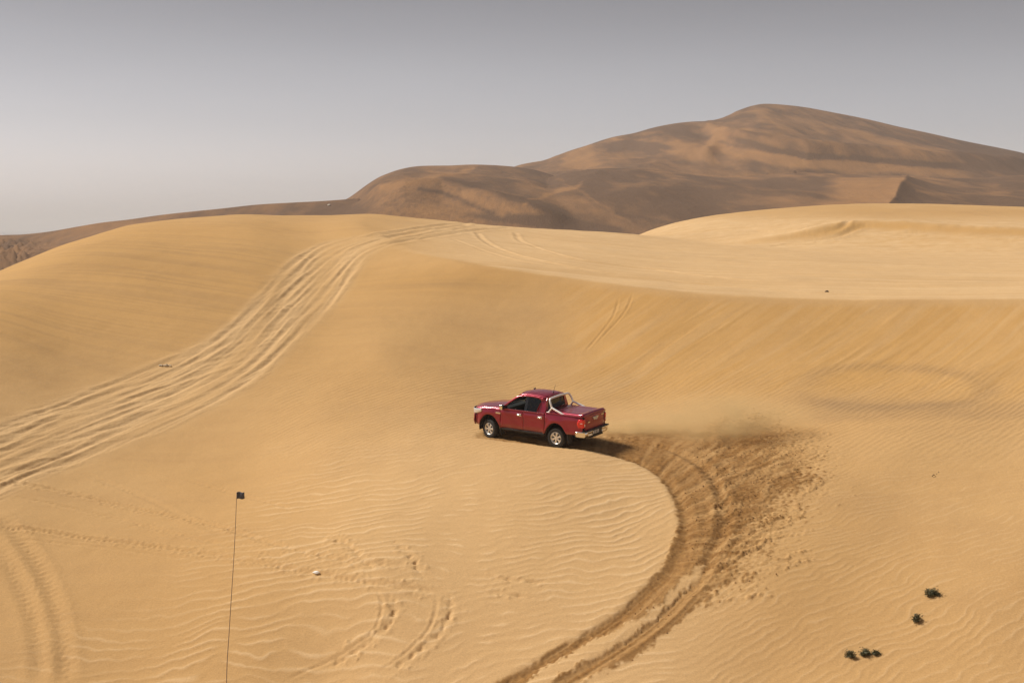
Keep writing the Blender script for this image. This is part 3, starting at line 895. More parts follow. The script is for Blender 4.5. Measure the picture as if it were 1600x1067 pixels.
# ------------------------------------------------------------------ air
HAZE_D = 0.00019
def box_verts(x0, x1, y0, y1, z0, z1):
    v = [(x, y, z) for z in (z0, z1) for y in (y0, y1) for x in (x0, x1)]
    f = [(0, 2, 3, 1), (4, 5, 7, 6), (0, 1, 5, 4), (2, 6, 7, 3), (0, 4, 6, 2), (1, 3, 7, 5)]
    return v, f
mh = bpy.data.materials.new('haze_air'); mh.use_nodes = True
mh.node_tree.nodes.clear()
ho = mh.node_tree.nodes.new('ShaderNodeOutputMaterial'); hv = mh.node_tree.nodes.new('ShaderNodeVolumePrincipled')
hv.inputs['Color'].default_value = (0.93, 0.92, 0.93, 1); hv.inputs['Density'].default_value = HAZE_D
hv.inputs['Anisotropy'].default_value = 0.0
mh.node_tree.links.new(hv.outputs[0], ho.inputs['Volume'])
v, f = box_verts(-28000, 28000, -28000, 28000, SEA_Z - 1.0, CAMZ + 115)
haze = mesh_obj('haze', v, f, mh, smooth=False)
tag(haze, kind='stuff')

# ------------------------------------------------------------------ truck materials
def simple(name, col, rough=0.5, metal=0.0, coat=0.0, spec=0.5):
    m = bpy.data.materials.new(name); m.use_nodes = True
    nt = m.node_tree; b = nt.nodes['Principled BSDF']
    b.inputs['Roughness'].default_value = rough; b.inputs['Metallic'].default_value = metal
    b.inputs['Coat Weight'].default_value = coat; b.inputs['Coat Roughness'].default_value = 0.06
    b.inputs['Specular IOR Level'].default_value = spec
    tc = nt.nodes.new('ShaderNodeTexCoord').outputs['Object']
    n = noise(nt, tc, 6.0, 4, 0.6)
    c = mixc(nt, n, tuple(v * 0.88 for v in col[:3]) + (1,), tuple(min(1, v * 1.10) for v in col[:3]) + (1,))
    nt.links.new(c, b.inputs['Base Color'])
    return m

def paint_material():
    m = bpy.data.materials.new('crimson_metallic_paint'); m.use_nodes = True
    nt = m.node_tree; b = nt.nodes['Principled BSDF']
    tc = nt.nodes.new('ShaderNodeTexCoord').outputs['Object']
    sep = nt.nodes.new('ShaderNodeSeparateXYZ'); nt.links.new(tc, sep.inputs[0])
    # blown sand clinging low on the panels and behind the wheels
    mr = nt.nodes.new('ShaderNodeMapRange'); mr.inputs['From Min'].default_value = 0.88; mr.inputs['From Max'].default_value = 0.45
    nt.links.new(sep.outputs['Z'], mr.inputs['Value'])
    n = noise(nt, tc, 3.0, 6, 0.65)
    mu = nt.nodes.new('ShaderNodeMath'); mu.operation = 'MULTIPLY'
    nt.links.new(mr.outputs[0], mu.inputs[0]); nt.links.new(n, mu.inputs[1])
    dust = ramp(nt, mu.outputs[0], [(0.17, 0.0), (0.72, 0.65)])
    flake = noise(nt, tc, 260, 2, 0.5)
    c = mixc(nt, flake, (0.23, 0.002, 0.022, 1), (0.33, 0.005, 0.036, 1))
    c = mixc(nt, dust, c, (0.36, 0.21, 0.11, 1))
    nt.links.new(c, b.inputs['Base Color'])
    b.inputs['Metallic'].default_value = 0.45
    nt.links.new(ramp(nt, dust, [(0.0, 0.34), (0.6, 0.8)]), b.inputs['Roughness'])
    b.inputs['Coat Weight'].default_value = 0.9; b.inputs['Coat Roughness'].default_value = 0.07
    return m

def glass_material(name, tint, gloss=0.12):
    m = bpy.data.materials.new(name); m.use_nodes = True
    nt = m.node_tree; nt.nodes.clear()
    o = nt.nodes.new('ShaderNodeOutputMaterial'); mx = nt.nodes.new('ShaderNodeMixShader')
    t = nt.nodes.new('ShaderNodeBsdfTransparent'); g = nt.nodes.new('ShaderNodeBsdfGlossy')
    t.inputs[0].default_value = tint; g.inputs['Roughness'].default_value = 0.03
    fr = nt.nodes.new('ShaderNodeLayerWeight'); fr.inputs[0].default_value = gloss
    nt.links.new(fr.outputs['Fresnel'], mx.inputs[0]); nt.links.new(t.outputs[0], mx.inputs[1]); nt.links.new(g.outputs[0], mx.inputs[2])
    nt.links.new(mx.outputs[0], o.inputs[0])
    return m

PAINT = paint_material()
CHROME = simple('chrome', (0.80, 0.78, 0.74), 0.13, 1.0)
SATIN = simple('satin_alloy', (0.80, 0.79, 0.76), 0.30, 0.6)
BRUSHED = simple('polished_steel_tube', (0.90, 0.89, 0.87), 0.34, 0.4)
BLACK = simple('black_plastic', (0.022, 0.022, 0.024), 0.55)
GLOSSBLACK = simple('gloss_black_trim', (0.012, 0.012, 0.014), 0.15, 0, 0.5)
RUBBER = simple('tyre_rubber', (0.028, 0.026, 0.025), 0.85)
UNDER = simple('underbody', (0.030, 0.024, 0.020), 0.9)
DARKMETAL = simple('brake_metal', (0.07, 0.06, 0.055), 0.6, 0.6)
CLOTH = simple('seat_cloth', (0.045, 0.045, 0.05), 0.95)
GLASS = glass_material('dark_tinted_glass', (0.10, 0.12, 0.12, 1), 0.36)
GLASS_CLEAR = glass_material('clear_glass', (0.72, 0.76, 0.74, 1), 0.16)
RED_LENS = simple('red_lens', (0.80, 0.006, 0.010), 0.12, 0, 1.0)
CLEAR_LENS = simple('headlight_lens', (0.74, 0.76, 0.78), 0.10, 0.35, 1.0)
WHITE_LENS = simple('clear_reverse_lens', (0.80, 0.78, 0.76), 0.15, 0.2, 1.0)
PLATE = simple('plate_white', (0.70, 0.69, 0.66), 0.45)
INK = simple('plate_ink', (0.02, 0.02, 0.03), 0.5)


# ------------------------------------------------------------------ the pickup
truck = empty('pickup_truck', (float(root_xy[0]), float(root_xy[1]), pad_z + CAMZ - 0.035 + math.sin(ROLL) * TRK))
truck.rotation_euler = Euler((-ROLL, -NOSE_UP, YAW), 'XYZ')
tag(truck, 'crimson double cab pickup truck with steel sports bar turning on the sand slope', 'pickup truck')

AX = (WB_F, WB_R); AR = 0.495; AZ = 0.43
def hw(x, z):
    """half width of the body side at x, z"""
    w = 0.905
    if x > 1.75: w -= 0.30 * ((x - 1.75) / 0.78) ** 2.4
    if x < -2.25: w -= 0.05 * ((-2.25 - x) / 0.45) ** 2
    if z < 0.78: w -= 0.045 * ((0.78 - z) / 0.3) ** 1.6
    if z > 0.98: w -= 0.05 * ((z - 0.98) / 0.22) ** 2
    # waist crease and hollow below it
    w += 0.008 * math.exp(-((z - 1.02) / 0.035) ** 2) - 0.012 * math.exp(-((z - 0.84) / 0.10) ** 2)
    for ax in AX:
        r = math.hypot(x - ax, z - AZ)
        w += 0.040 * math.exp(-((r - AR - 0.03) / 0.10) ** 2) * (1 if z > 0.3 else 0)
    return w
def zb(x):
    b = 0.50
    if x < -2.0: b = 0.60
    if x > 2.0: b = 0.50
    for ax in AX:
        d = abs(x - ax)
        if d < AR: b = max(b, AZ + math.sqrt(AR * AR - d * d))
    return b
def zt(x):
    if x > 1.0: return 1.15 - 0.060 * ((x - 1.0) / 1.4) ** 1.4
    if x > -1.05: return 1.15 + 0.012 * (1.0 - x)
    return 1.20

def solid(o, t=0.02, off=-1):
    md = o.modifiers.new('thickness', 'SOLIDIFY'); md.thickness = t; md.offset = off
    return o

def side_panel(name, x0, x1, s, mat, n=22, m=9, zbf=zb, ztf=zt, out=0.0, parent=None):
    V, Fc = [], []
    xs_ = np.linspace(x0, x1, n)
    for x in xs_:
        a, b = zbf(x), ztf(x)
        for j in range(m):
            z = a + (b - a) * j / (m - 1)
            V.append((x, s * (hw(x, z) + out), z))
    for i in range(n - 1):
        for j in range(m - 1):
            q = (i * m + j, (i + 1) * m + j, (i + 1) * m + j + 1, i * m + j + 1)
            Fc.append(q if s * (x1 - x0) < 0 else q[::-1])
    return mesh_obj(name, V, Fc, mat, parent or truck)

def surf(name, fn, nu, nv, mat, parent=None, flip=False, smooth=True):
    V = [fn(i / (nu - 1), j / (nv - 1)) for i in range(nu) for j in range(nv)]
    Fc = []
    for i in range(nu - 1):
        for j in range(nv - 1):
            q = (i * nv + j, (i + 1) * nv + j, (i + 1) * nv + j + 1, i * nv + j + 1)
            Fc.append(q[::-1] if flip else q)
    return mesh_obj(name, V, Fc, mat, parent or truck, smooth)

def bm_obj(name, bm, mat, parent=None, smooth=False):
    me = bpy.data.meshes.new(name); bm.to_mesh(me); bm.free()
    me.materials.append(mat)
    if smooth: me.polygons.foreach_set('use_smooth', [True] * len(me.polygons))
    o = bpy.data.objects.new(name, me); COL.objects.link(o); o.parent = parent
    return o

def bevel_box(bm, c, size, bev=0.01, rot=None, taper=None):
    M = Matrix.Translation(c) @ (rot.to_matrix().to_4x4() if rot else Matrix.Identity(4)) @ Matrix.Diagonal((size[0], size[1], size[2], 1))
    r = bmesh.ops.create_cube(bm, size=1.0, matrix=M)
    vs = r['verts']
    if bev:
        es = list({e for v in vs for e in v.link_edges})
        bmesh.ops.bevel(bm, geom=es, offset=bev, segments=2, profile=0.7, affect='EDGES')

def tube(bm, pts, r, n=10, close=False):
    pts = [Vector(p) for p in pts]
    rings = []
    up = Vector((0, 0, 1))
    for i, p in enumerate(pts):
        t = (pts[min(i + 1, len(pts) - 1)] - pts[max(i - 1, 0)]).normalized()
        if abs(t.dot(up)) > 0.95: up = Vector((1, 0, 0))
        a = t.cross(up).normalized(); b = a.cross(t).normalized()
        rr = r[i] if isinstance(r, (list, tuple)) else r
        rings.append([bm.verts.new(p + rr * (math.cos(2 * math.pi * k / n) * a + math.sin(2 * math.pi * k / n) * b)) for k in range(n)])
        up = b
    for i in range(len(rings) - 1):
        for k in range(n):
            bm.faces.new((rings[i][k], rings[i][(k + 1) % n], rings[i + 1][(k + 1) % n], rings[i + 1][k]))
    bm.faces.new(rings[0][::-1]); bm.faces.new(rings[-1])

def smooth_path(P, n=6):
    P = np.array(P, float)
    Q = np.vstack([2 * P[0] - P[1], P, 2 * P[-1] - P[-2]])
    out = []
    for i in range(1, len(Q) - 2):
        for t in np.arange(n) / n:
            out.append(0.5 * ((2 * Q[i]) + (-Q[i-1] + Q[i+1]) * t + (2*Q[i-1] - 5*Q[i] + 4*Q[i+1] - Q[i+2]) * t*t + (-Q[i-1] + 3*Q[i] - 3*Q[i+1] + Q[i+2]) * t**3))
    out.append(P[-1])
    return [tuple(p) for p in out]

# --- dark inner structure so that gaps between panels read as gaps
bm = bmesh.new()
bevel_box(bm, (0.30, 0, 0.60), (4.4, 0.95, 0.16), 0.02)
bevel_box(bm, (-0.05, 0, 0.80), (2.1, 1.70, 0.36), 0.04)
bevel_box(bm, (-1.90, 0, 1.00), (1.55, 1.10, 0.30), 0.02)
bevel_box(bm, (-2.35, 0, 0.86), (0.60, 1.66, 0.34), 0.02)
bevel_box(bm, (1.60, 0, 0.86), (1.55, 1.05, 0.36), 0.03)
for s in (-1, 1):
    tube(bm, [(2.3, s * .42, .55), (-2.6, s * .42, .58)], 0.05, 8)
tube(bm, [(WB_R, -.72, .385), (WB_R, .72, .385)], 0.06, 10)
tube(bm, [(WB_F, -.72, .40), (WB_F, .72, .40)], 0.05, 10)
bevel_box(bm, (WB_R, 0.0, .385), (0.28, 0.30, 0.26), 0.05)
tube(bm, [(-1.0, -.5, .45), (-2.1, -.62, .50), (-2.55, -.62, .46)], 0.035, 8)
bm_obj('chassis', bm, UNDER, truck)

for s in (-1, 1):
    # wheel arch liners
    for ax in AX:
        def arch(a, b, ax=ax, s=s):
            th = math.pi * (a * 1.16 - 0.08)
            return (ax + (AR + 0.005) * math.cos(th), s * (0.50 + b * 0.385), AZ + (AR + 0.005) * math.sin(th))
        solid(surf('wheel_arch_liner', arch, 18, 3, UNDER), 0.01, 0)
    solid(side_panel('front_fender', 2.18, 1.012, s, PAINT, 30), 0.025)
    fd = solid(side_panel('front_door', 1.0, -0.052, s, PAINT, 16), 0.035)
    rd = solid(side_panel('rear_door', -0.062, -1.018, s, PAINT, 16), 0.035)
    solid(side_panel('bed_side', -1.045, -2.70, s, PAINT, 36), 0.03)
    # sill / step
    bm = bmesh.new(); bevel_box(bm, (-0.02, s * 0.845, 0.47), (2.0, 0.10, 0.07), 0.02)
    bm_obj('sill', bm, BLACK, truck)
    # door handles
    for dr, hx_ in ((fd, 0.12), (rd, -0.84)):
        bm = bmesh.new()
        y_ = hw(hx_, 1.02)
        tube(bm, [(hx_ + .11, s * (y_ + .002), 1.030), (hx_ + .085, s * (y_ + .038), 1.030), (hx_ - .085, s * (y_ + .038), 1.030), (hx_ - .11, s * (y_ + .002), 1.030)], [0.016, 0.021, 0.021, 0.016], 8)
        bm_obj('handle', bm, CHROME, dr, True)
        bm = bmesh.new(); bevel_box(bm, (hx_, s * (y_ + .004), 1.03), (0.20, 0.012, 0.075), 0.005)
        bm_obj('handle_bezel', bm, CHROME, dr)
    # fender side badge
    bm = bmesh.new(); bevel_box(bm, (1.10, s * (hw(1.10, 1.02) + .008), 1.005), (0.22, 0.018, 0.045), 0.006)
    bm_obj('fender_badge', bm, CHROME, truck)
    # mirror
    mo = empty('door_mirror'); mo.parent = truck
    bm = bmesh.new(); bevel_box(bm, (0.86, s * 1.00, 1.235), (0.14, 0.20, 0.19), 0.045)
    bm_obj('mirror_shell', bm, CHROME, mo, True)
    bm = bmesh.new(); bevel_box(bm, (0.785, s * 1.00, 1.235), (0.012, 0.165, 0.15), 0.004)
    bm_obj('mirror_glass', bm, GLOSSBLACK, mo)
    bm = bmesh.new(); bevel_box(bm, (0.86, s * 0.885, 1.165), (0.10, 0.10, 0.05), 0.015)
    bm_obj('mirror_arm', bm, BLACK, mo)
    # mud flaps
    for fx_ in (WB_F - 0.53, WB_R - 0.53):
        bm = bmesh.new(); bevel_box(bm, (fx_, s * 0.76, 0.40), (0.02, 0.26, 0.38), 0.006, Euler((0, 0.10, 0)))
        bm_obj('mud_flap', bm, BLACK, truck)

# --- greenhouse
def yU(z): return 0.862 - 0.215 * max(0.0, (z - 1.14) / 0.57) ** 1.25
def upper(name, poly, s, mat, off=0.0, th=0.025, parent=None):
    V = [(x, s * (yU(z) + off), z) for x, z in poly]
    a = sum(poly[i][0] * poly[(i + 1) % len(poly)][1] - poly[(i + 1) % len(poly)][0] * poly[i][1] for i in range(len(poly)))
    idx = list(range(len(poly)))
    if a * s > 0: idx = idx[::-1]
    bm = bmesh.new(); vs = [bm.verts.new(v) for v in V]
    bm.faces.new([vs[i] for i in idx])
    bmesh.ops.triangulate(bm, faces=bm.faces[:], ngon_method='EAR_CLIP')
    o = bm_obj(name, bm, mat, parent or truck)
    return solid(o, th, -1)
WIN_F = [(0.90, 1.172), (0.62, 1.385), (0.36, 1.565), (0.24, 1.622), (0.10, 1.655), (-0.075, 1.672), (-0.075, 1.182)]
WIN_R = [(-0.19, 1.184), (-0.19, 1.675), (-0.45, 1.672), (-0.68, 1.650), (-0.775, 1.615), (-0.80, 1.56), (-0.775, 1.45), (-0.69, 1.24), (-0.655, 1.192)]
OUT_TOP = [(1.02, 1.14), (0.70, 1.40), (0.40, 1.615), (0.22, 1.695), (0.0, 1.728), (-0.30, 1.738), (-0.62, 1.730), (-0.86, 1.705), (-0.955, 1.665)]
for s in (-1, 1):
    # A pillar and cant rail as a strip between the window and the outline
    inner = [(0.90, 1.172), (0.62, 1.385), (0.36, 1.565), (0.22, 1.628), (0.0, 1.668), (-0.30, 1.678), (-0.62, 1.662), (-0.76, 1.628), (-0.80, 1.575)]
    V, Fc = [], []
    for (xo, zo), (xi, zi) in zip(OUT_TOP, inner):
        V += [(xo, s * yU(zo), zo), (xi, s * yU(zi), zi)]
    for i in range(len(inner) - 1):
        q = (2 * i, 2 * i + 1, 2 * i + 3, 2 * i + 2)
        Fc.append(q if s < 0 else q[::-1])
    solid(mesh_obj('roof_rail', V, Fc, PAINT, truck), 0.04)
    upper('rear_pillar', [(-0.80, 1.575), (-0.955, 1.665), (-0.985, 1.60), (-1.03, 1.17), (-0.655, 1.17), (-0.655, 1.192), (-0.69, 1.24), (-0.775, 1.45)], s, PAINT, 0.0, 0.05)
    upper('centre_pillar', [(-0.075, 1.17), (-0.075, 1.672), (-0.19, 1.675), (-0.19, 1.17)], s, GLOSSBLACK, -0.004, 0.05)
    upper('rear_side_window', WIN_R, s, GLASS, -0.012, 0.005)
    upper('mirror_sail', [(0.93, 1.165), (0.72, 1.325), (0.72, 1.165)], s, GLOSSBLACK, -0.002, 0.02)
    if s < 0:
        upper('front_side_window', WIN_F, s, GLASS_CLEAR, -0.012, 0.005)
    # window seal
    bm = bmesh.new(); tube(bm, [(0.93, s * (yU(1.165) + .004), 1.165), (-1.0, s * (yU(1.178) + .004), 1.178)], 0.011, 6)
    bm_obj('window_seal', bm, GLOSSBLACK, truck)
    bm = bmesh.new(); bevel_box(bm, (-0.01, s * 0.865, 1.150), (2.02, 0.06, 0.05), 0.015)
    bm_obj('belt_moulding', bm, PAINT, truck)

def roof_fn(a, b):
    y = (b - 0.5) * 2
    c = 1 - y * y
    xf = 0.235 + 0.085 * c; xr = -0.955 - 0.035 * c
    x = xf + (xr - xf) * a
    we = np.interp(x, [-0.99, -0.86, -0.62, -0.3, 0.0, 0.22, 0.35], [0.655, 0.645, 0.636, 0.634, 0.638, 0.650, 0.67])
    zedge = np.interp(x, [-0.99, -0.955, -0.86, -0.62, -0.30, 0.0, 0.22, 0.35], [1.655, 1.665, 1.705, 1.730, 1.738, 1.728, 1.695, 1.65])
    zc = zedge + 0.075 * (1 - abs(y) ** 2.6)
    rib = 0.006 * (math.sin(y * 9.5) ** 2) * (1 - abs(y) ** 6) * (0 < a < 1)
    return (x, y * we, zc - rib)
solid(surf('roof', roof_fn, 20, 25, PAINT, flip=False), 0.03, -1)

def ws_fn(a, b):
    y = (b - 0.5) * 2; c = 1 - y * y
    x0, z0, w0 = 0.985 + 0.13 * c, 1.15, 0.845
    x1, z1, w1 = 0.245 + 0.085 * c, 1.70 + 0.07 * (1 - abs(y) ** 2.6), 0.645
    return (x0 + (x1 - x0) * a, y * (w0 + (w1 - w0) * a), z0 + (z1 - z0) * a + 0.03 * math.sin(a * math.pi))
solid(surf('windscreen', ws_fn, 8, 13, GLASS_CLEAR), 0.005, 0)

# rear of the cab with its window
def cab_back(y, z):
    return -1.035 + 0.055 * max(0, (z - 1.15)) / 0.5
bm = bmesh.new()
def quad(bm, pts): bm.faces.new([bm.verts.new(p) for p in pts])
def cb(y, z): return (cab_back(y, z) - 0.0, y, z)
yo = lambda z: min(yU(z), 0.84)
zs = [1.12, 1.27, 1.62, 1.70]
quad(bm, [cb(-yo(1.12), 1.10), cb(yo(1.12), 1.10), cb(yo(1.27), 1.27), cb(-yo(1.27), 1.27)])
quad(bm, [cb(-yo(1.62), 1.62), cb(yo(1.62), 1.62), cb(0.60, 1.70), cb(-0.60, 1.70)])
quad(bm, [cb(-0.60, 1.70), cb(0.60, 1.70), cb(0.40, 1.755), cb(-0.40, 1.755)])
for s in (-1, 1):
    quad(bm, [cb(s * yo(1.27), 1.27), cb(s * 0.64, 1.27), cb(s * 0.56, 1.62), cb(s * yo(1.62), 1.62)])
bmesh.ops.recalc_face_normals(bm, faces=bm.faces[:])
o = bm_obj('cab_back', bm, PAINT, truck); solid(o, 0.03, 0)
o = mesh_obj('rear_window', [cb(-0.66, 1.26), cb(0.66, 1.26), cb(0.575, 1.63), cb(-0.575, 1.63)], [(0, 1, 2, 3)], GLASS, truck, False)
for v in o.data.vertices: v.co.x += 0.012
solid(o, 0.005, 0)

# --- bonnet, nose
def hood_fn(a, b):
    y = (b - 0.5) * 2; c = 1 - abs(y) ** 2
    x0 = 1.00 + 0.13 * c; x1 = 2.30 + 0.215 * c
    x = x0 + (x1 - x0) * a
    w = hw(min(x, 2.36), zt(x)) - 0.012
    z = zt(x) + 0.055 * (1 - abs(y) ** 3.2) - 0.012 * math.exp(-((abs(y) - .55) / .12) ** 2) - 0.05 * a ** 6
    return (x, y * w, z)
solid(surf('bonnet', hood_fn, 16, 21, PAINT), 0.02, -1)
bm = bmesh.new(); bevel_box(bm, (1.05, 0, 1.135), (0.16, 1.45, 0.03), 0.01)
bm_obj('cowl', bm, BLACK, truck)

def nose_x(y, z):
    return 2.56 - 0.30 * (abs(y) / 0.86) ** 3.0 + 0.03 * math.exp(-((z - 0.68) / 0.14) ** 2)
def nose_fn(a, b, w=0.83, z0=0.48, z1=1.0):
    y = (b - 0.5) * 2 * w; z = z0 + (z1 - z0) * a
    return (nose_x(y, z), y, z)
def part_nose(name, w, z0, z1, mat, off=0.0, y0=None, y1=None, n=15, parent=None):
    def fn(a, b):
        y = (-w + 2 * w * b) if y0 is None else (y0 + (y1 - y0) * b)
        z = z0 + (z1 - z0) * a
        return (nose_x(y, z) + off, y, z)
    return solid(surf(name, fn, 6, n, mat, parent), 0.03, 1)
part_nose('front_bumper', 0.84, 0.50, 0.87, PAINT)
part_nose('grille', 0.50, 0.70, 1.045, GLOSSBLACK, 0.012)
part_nose('bumper_skid', 0.55, 0.42, 0.52, BLACK, -0.01)
for k, zz in enumerate((0.80, 0.87, 0.94)):
    bm = bmesh.new(); tube(bm, [(nose_x(y, zz) + 0.05, y, zz) for y in np.linspace(-.48, .48, 9)], 0.014, 6)
    bm_obj('grille_bar', bm, CHROME, truck, True)
for s in (-1, 1):
    def hl(a, b, s=s):
        # wraps from the nose round the corner on to the fender
        t = b
        if t < 0.45:
            y = 0.50 + (0.80 - 0.50) * t / 0.45; z0, z1 = 0.885, 1.045
            z = z0 + (z1 - z0) * a
            return (nose_x(y, z) + 0.015, s * y, z)
        q = (t - 0.45) / 0.55
        x = 2.27 - 0.37 * q
        z0, z1 = 0.875 + 0.11 * q, 1.045 + 0.035 * q
        z = z0 + (z1 - z0) * a
        return (x, s * (hw(x, z) + 0.008), z)
    solid(surf('headlight', hl, 5, 15, CLEAR_LENS, flip=(s > 0)), 0.02, 0)
    solid(side_panel('bumper_corner', 2.44, 2.20, s, PAINT, 6, 6, zbf=lambda x: 0.50, ztf=lambda x: 0.875), 0.02)
    part_nose('fog_light_surround', 0, 0.56, 0.68, BLACK, 0.012, y0=s * 0.56, y1=s * 0.76, n=5)

# --- load bed
bm = bmesh.new()
for s in (-1, 1):
    bevel_box(bm, (-1.875, s * 0.83, 1.200), (1.64, 0.11, 0.035), 0.012)
bevel_box(bm, (-1.14, 0, 1.198), (0.16, 1.60, 0.03), 0.008)
bm_obj('bed_rail', bm, PAINT, truck)
def lid_fn(x0, x1, lip):
    def fn(a, b):
        y = (b - 0.5) * 2; w = 0.800
        x = x0 + (x1 - x0) * a
        edge = min(1.0, (1 - abs(y)) * 14, max(a, .001) * 22 + 0.1, (1 - a) * 22 + 0.1)
        z = 1.212 + 0.030 * max(0, edge) ** 0.5 + 0.018 * (1 - y * y)
        z += 0.012 * math.exp(-((abs(y) - 0.62) / 0.05) ** 2) * 0 - 0.010 * (abs(y) < 0.60) * (0.08 < a < 0.86)
        z += lip * sstep(0.80, 0.93, a) * (1 - sstep(0.95, 1.0, a)) - 0.03 * sstep(0.96, 1.0, a) - 0.02 * sstep(0.97, 1.0, abs(y))
        return (x, y * w, float(z))
    return fn
solid(surf('fixed_front_lid', lid_fn(-1.16, -1.48, 0.0), 8, 33, PAINT), 0.02, -1)
tc_ = solid(surf('tonneau_cover', lid_fn(-1.495, -2.74, 0.028), 26, 33, PAINT), 0.02, -1)
bm = bmesh.new(); bevel_box(bm, (-2.62, 0.0, 1.280), (0.16, 0.30, 0.03), 0.010)
bm_obj('lid_handle', bm, GLOSSBLACK, tc_)

# tailgate
def tg(a, b):
    y = (b - 0.5) * 2 * 0.715; z = 0.70 + (1.205 - 0.70) * a
    x = -2.735 - 0.012 * math.sin(a * math.pi) + 0.014 * math.exp(-((z - 0.93) / 0.05) ** 2) * (abs(y) < 0.6) + 0.03 * (abs(y) / 0.715) ** 6
    return (x, y, z)
tgate = solid(surf('tailgate', tg, 16, 21, PAINT, flip=True), 0.02, 0)
bm = bmesh.new()
# chrome handle plate: wide on top, narrowing downwards, with an oval emblem
pl = [(-0.21, 1.118), (0.21, 1.118), (0.15, 1.050), (0.10, 1.018), (0.06, 1.040), (-0.06, 1.040), (-0.10, 1.018), (-0.15, 1.050)]
f0 = [bm.verts.new((-2.752, y, z)) for y, z in pl]; f1 = [bm.verts.new((-2.785, y * 0.95, (z - 1.08) * .9 + 1.08)) for y, z in pl]
for i in range(len(pl)):
    bm.faces.new((f0[i], f0[(i + 1) % len(pl)], f1[(i + 1) % len(pl)], f1[i]))
bm.faces.new(f1)
bmesh.ops.triangulate(bm, faces=[f for f in bm.faces if len(f.verts) > 4])
bmesh.ops.recalc_face_normals(bm, faces=bm.faces[:])
bm_obj('tailgate_handle', bm, SATIN, tgate)
bm = bmesh.new()
def ell(a, b, cy=0, cz=0, n=20): return [(-2.790, cy + a * math.cos(2 * math.pi * k / n), 1.072 + cz + b * math.sin(2 * math.pi * k / n)) for k in range(n + 1)]
tube(bm, ell(0.085, 0.055), 0.007, 6); tube(bm, ell(0.030, 0.052), 0.006, 6); tube(bm, ell(0.060, 0.020, 0, 0.030), 0.006, 6)
bm_obj('emblem', bm, CHROME, tgate, True)
for y_, z_, w_ in ((0.50, 1.00, 0.17), (-0.52, 1.115, 0.20)):
    bm = bmesh.new(); bevel_box(bm, (-2.768, y_, z_), (0.012, w_, 0.032), 0.004)
    bm_obj('badge', bm, CHROME, tgate)

for s in (-1, 1):
    tl = empty('tail_light'); tl.parent = truck
    def tlf(a, b, s=s):
        z = 0.865 + (1.115 - 0.865) * a
        if b < 0.5:
            y = 0.735 + (0.862 - 0.735) * b / 0.5
            return (-2.745 + 0.012 * (b / 0.5) ** 2, s * y, z)
        q = (b - 0.5) / 0.5
        x = -2.715 + 0.20 * q * (1.12 - 0.5 * abs(a - 0.45))
        return (x, s * (hw(max(x, -2.7), z) + 0.012), z)
    solid(surf('red_lens', tlf, 8, 11, RED_LENS, tl, flip=(s < 0)), 0.02, 0)
    bm = bmesh.new(); bevel_box(bm, (-2.756, s * 0.772, 0.935), (0.014, 0.045, 0.08), 0.005)
    bm_obj('reverse_lens', bm, WHITE_LENS, tl)
    bm = bmesh.new(); bevel_box(bm, (-2.64, s * (hw(-2.64, .98) + 0.024), 1.0), (0.16, 0.012, 0.018), 0.004)
    bm_obj('lens_bar', bm, WHITE_LENS, tl)

# rear bumper: chrome ends, black step and middle
for s in (-1, 1):
    def rb(a, b, s=s):
        z = 0.535 + 0.205 * a
        bul = 0.022 * math.sin(a * math.pi)
        if b < 0.62:
            y = 0.36 + (0.84 - 0.36) * b / 0.62
            return (-2.838 + 0.05 * (y / 0.84) ** 4 - bul + (0.03 if abs(a - .5) < .2 and y < .66 else 0), s * y, z)
        q = (b - 0.62) / 0.38
        th = q * math.pi / 2 * 0.9
        return (-2.788 + 0.09 * (1 - math.cos(th)) + 0.30 * q * q, s * (0.84 + 0.060 * math.sin(th) + bul * .5), z)
    solid(surf('bumper_end', rb, 9, 22, CHROME, flip=(s < 0)), 0.02, 0)
bm = bmesh.new()
bevel_box(bm, (-2.77, 0, 0.748), (0.17, 1.76, 0.045), 0.012)
bevel_box(bm, (-2.80, 0, 0.625), (0.07, 0.74, 0.20), 0.015)
bevel_box(bm, (-2.78, 0, 0.49), (0.12, 0.90, 0.05), 0.012)
bm_obj('bumper_step', bm, BLACK, truck)
np_ = empty('number_plate'); np_.parent = truck
bm = bmesh.new(); bevel_box(bm, (-2.848, 0.10, 0.655), (0.012, 0.44, 0.115), 0.003)
bm_obj('plate', bm, PLATE, np_)
cu = bpy.data.curves.new('plate_text', 'FONT'); cu.body = 'D 50 0'; cu.size = 0.115; cu.extrude = 0.002; cu.align_x = 'CENTER'; cu.align_y = 'CENTER'
to = bpy.data.objects.new('tmp', cu); COL.objects.link(to)
dg = bpy.context.evaluated_depsgraph_get()
tm = bpy.data.meshes.new_from_object(to.evaluated_get(dg)); bpy.data.objects.remove(to)
tm.materials.clear(); tm.materials.append(INK)
to = bpy.data.objects.new('plate_lettering', tm); COL.objects.link(to); to.parent = np_; to['kind'] = 'stuff'
to.location = (-2.8565, 0.10, 0.652); to.rotation_euler = (math.pi / 2, 0, -math.pi / 2)

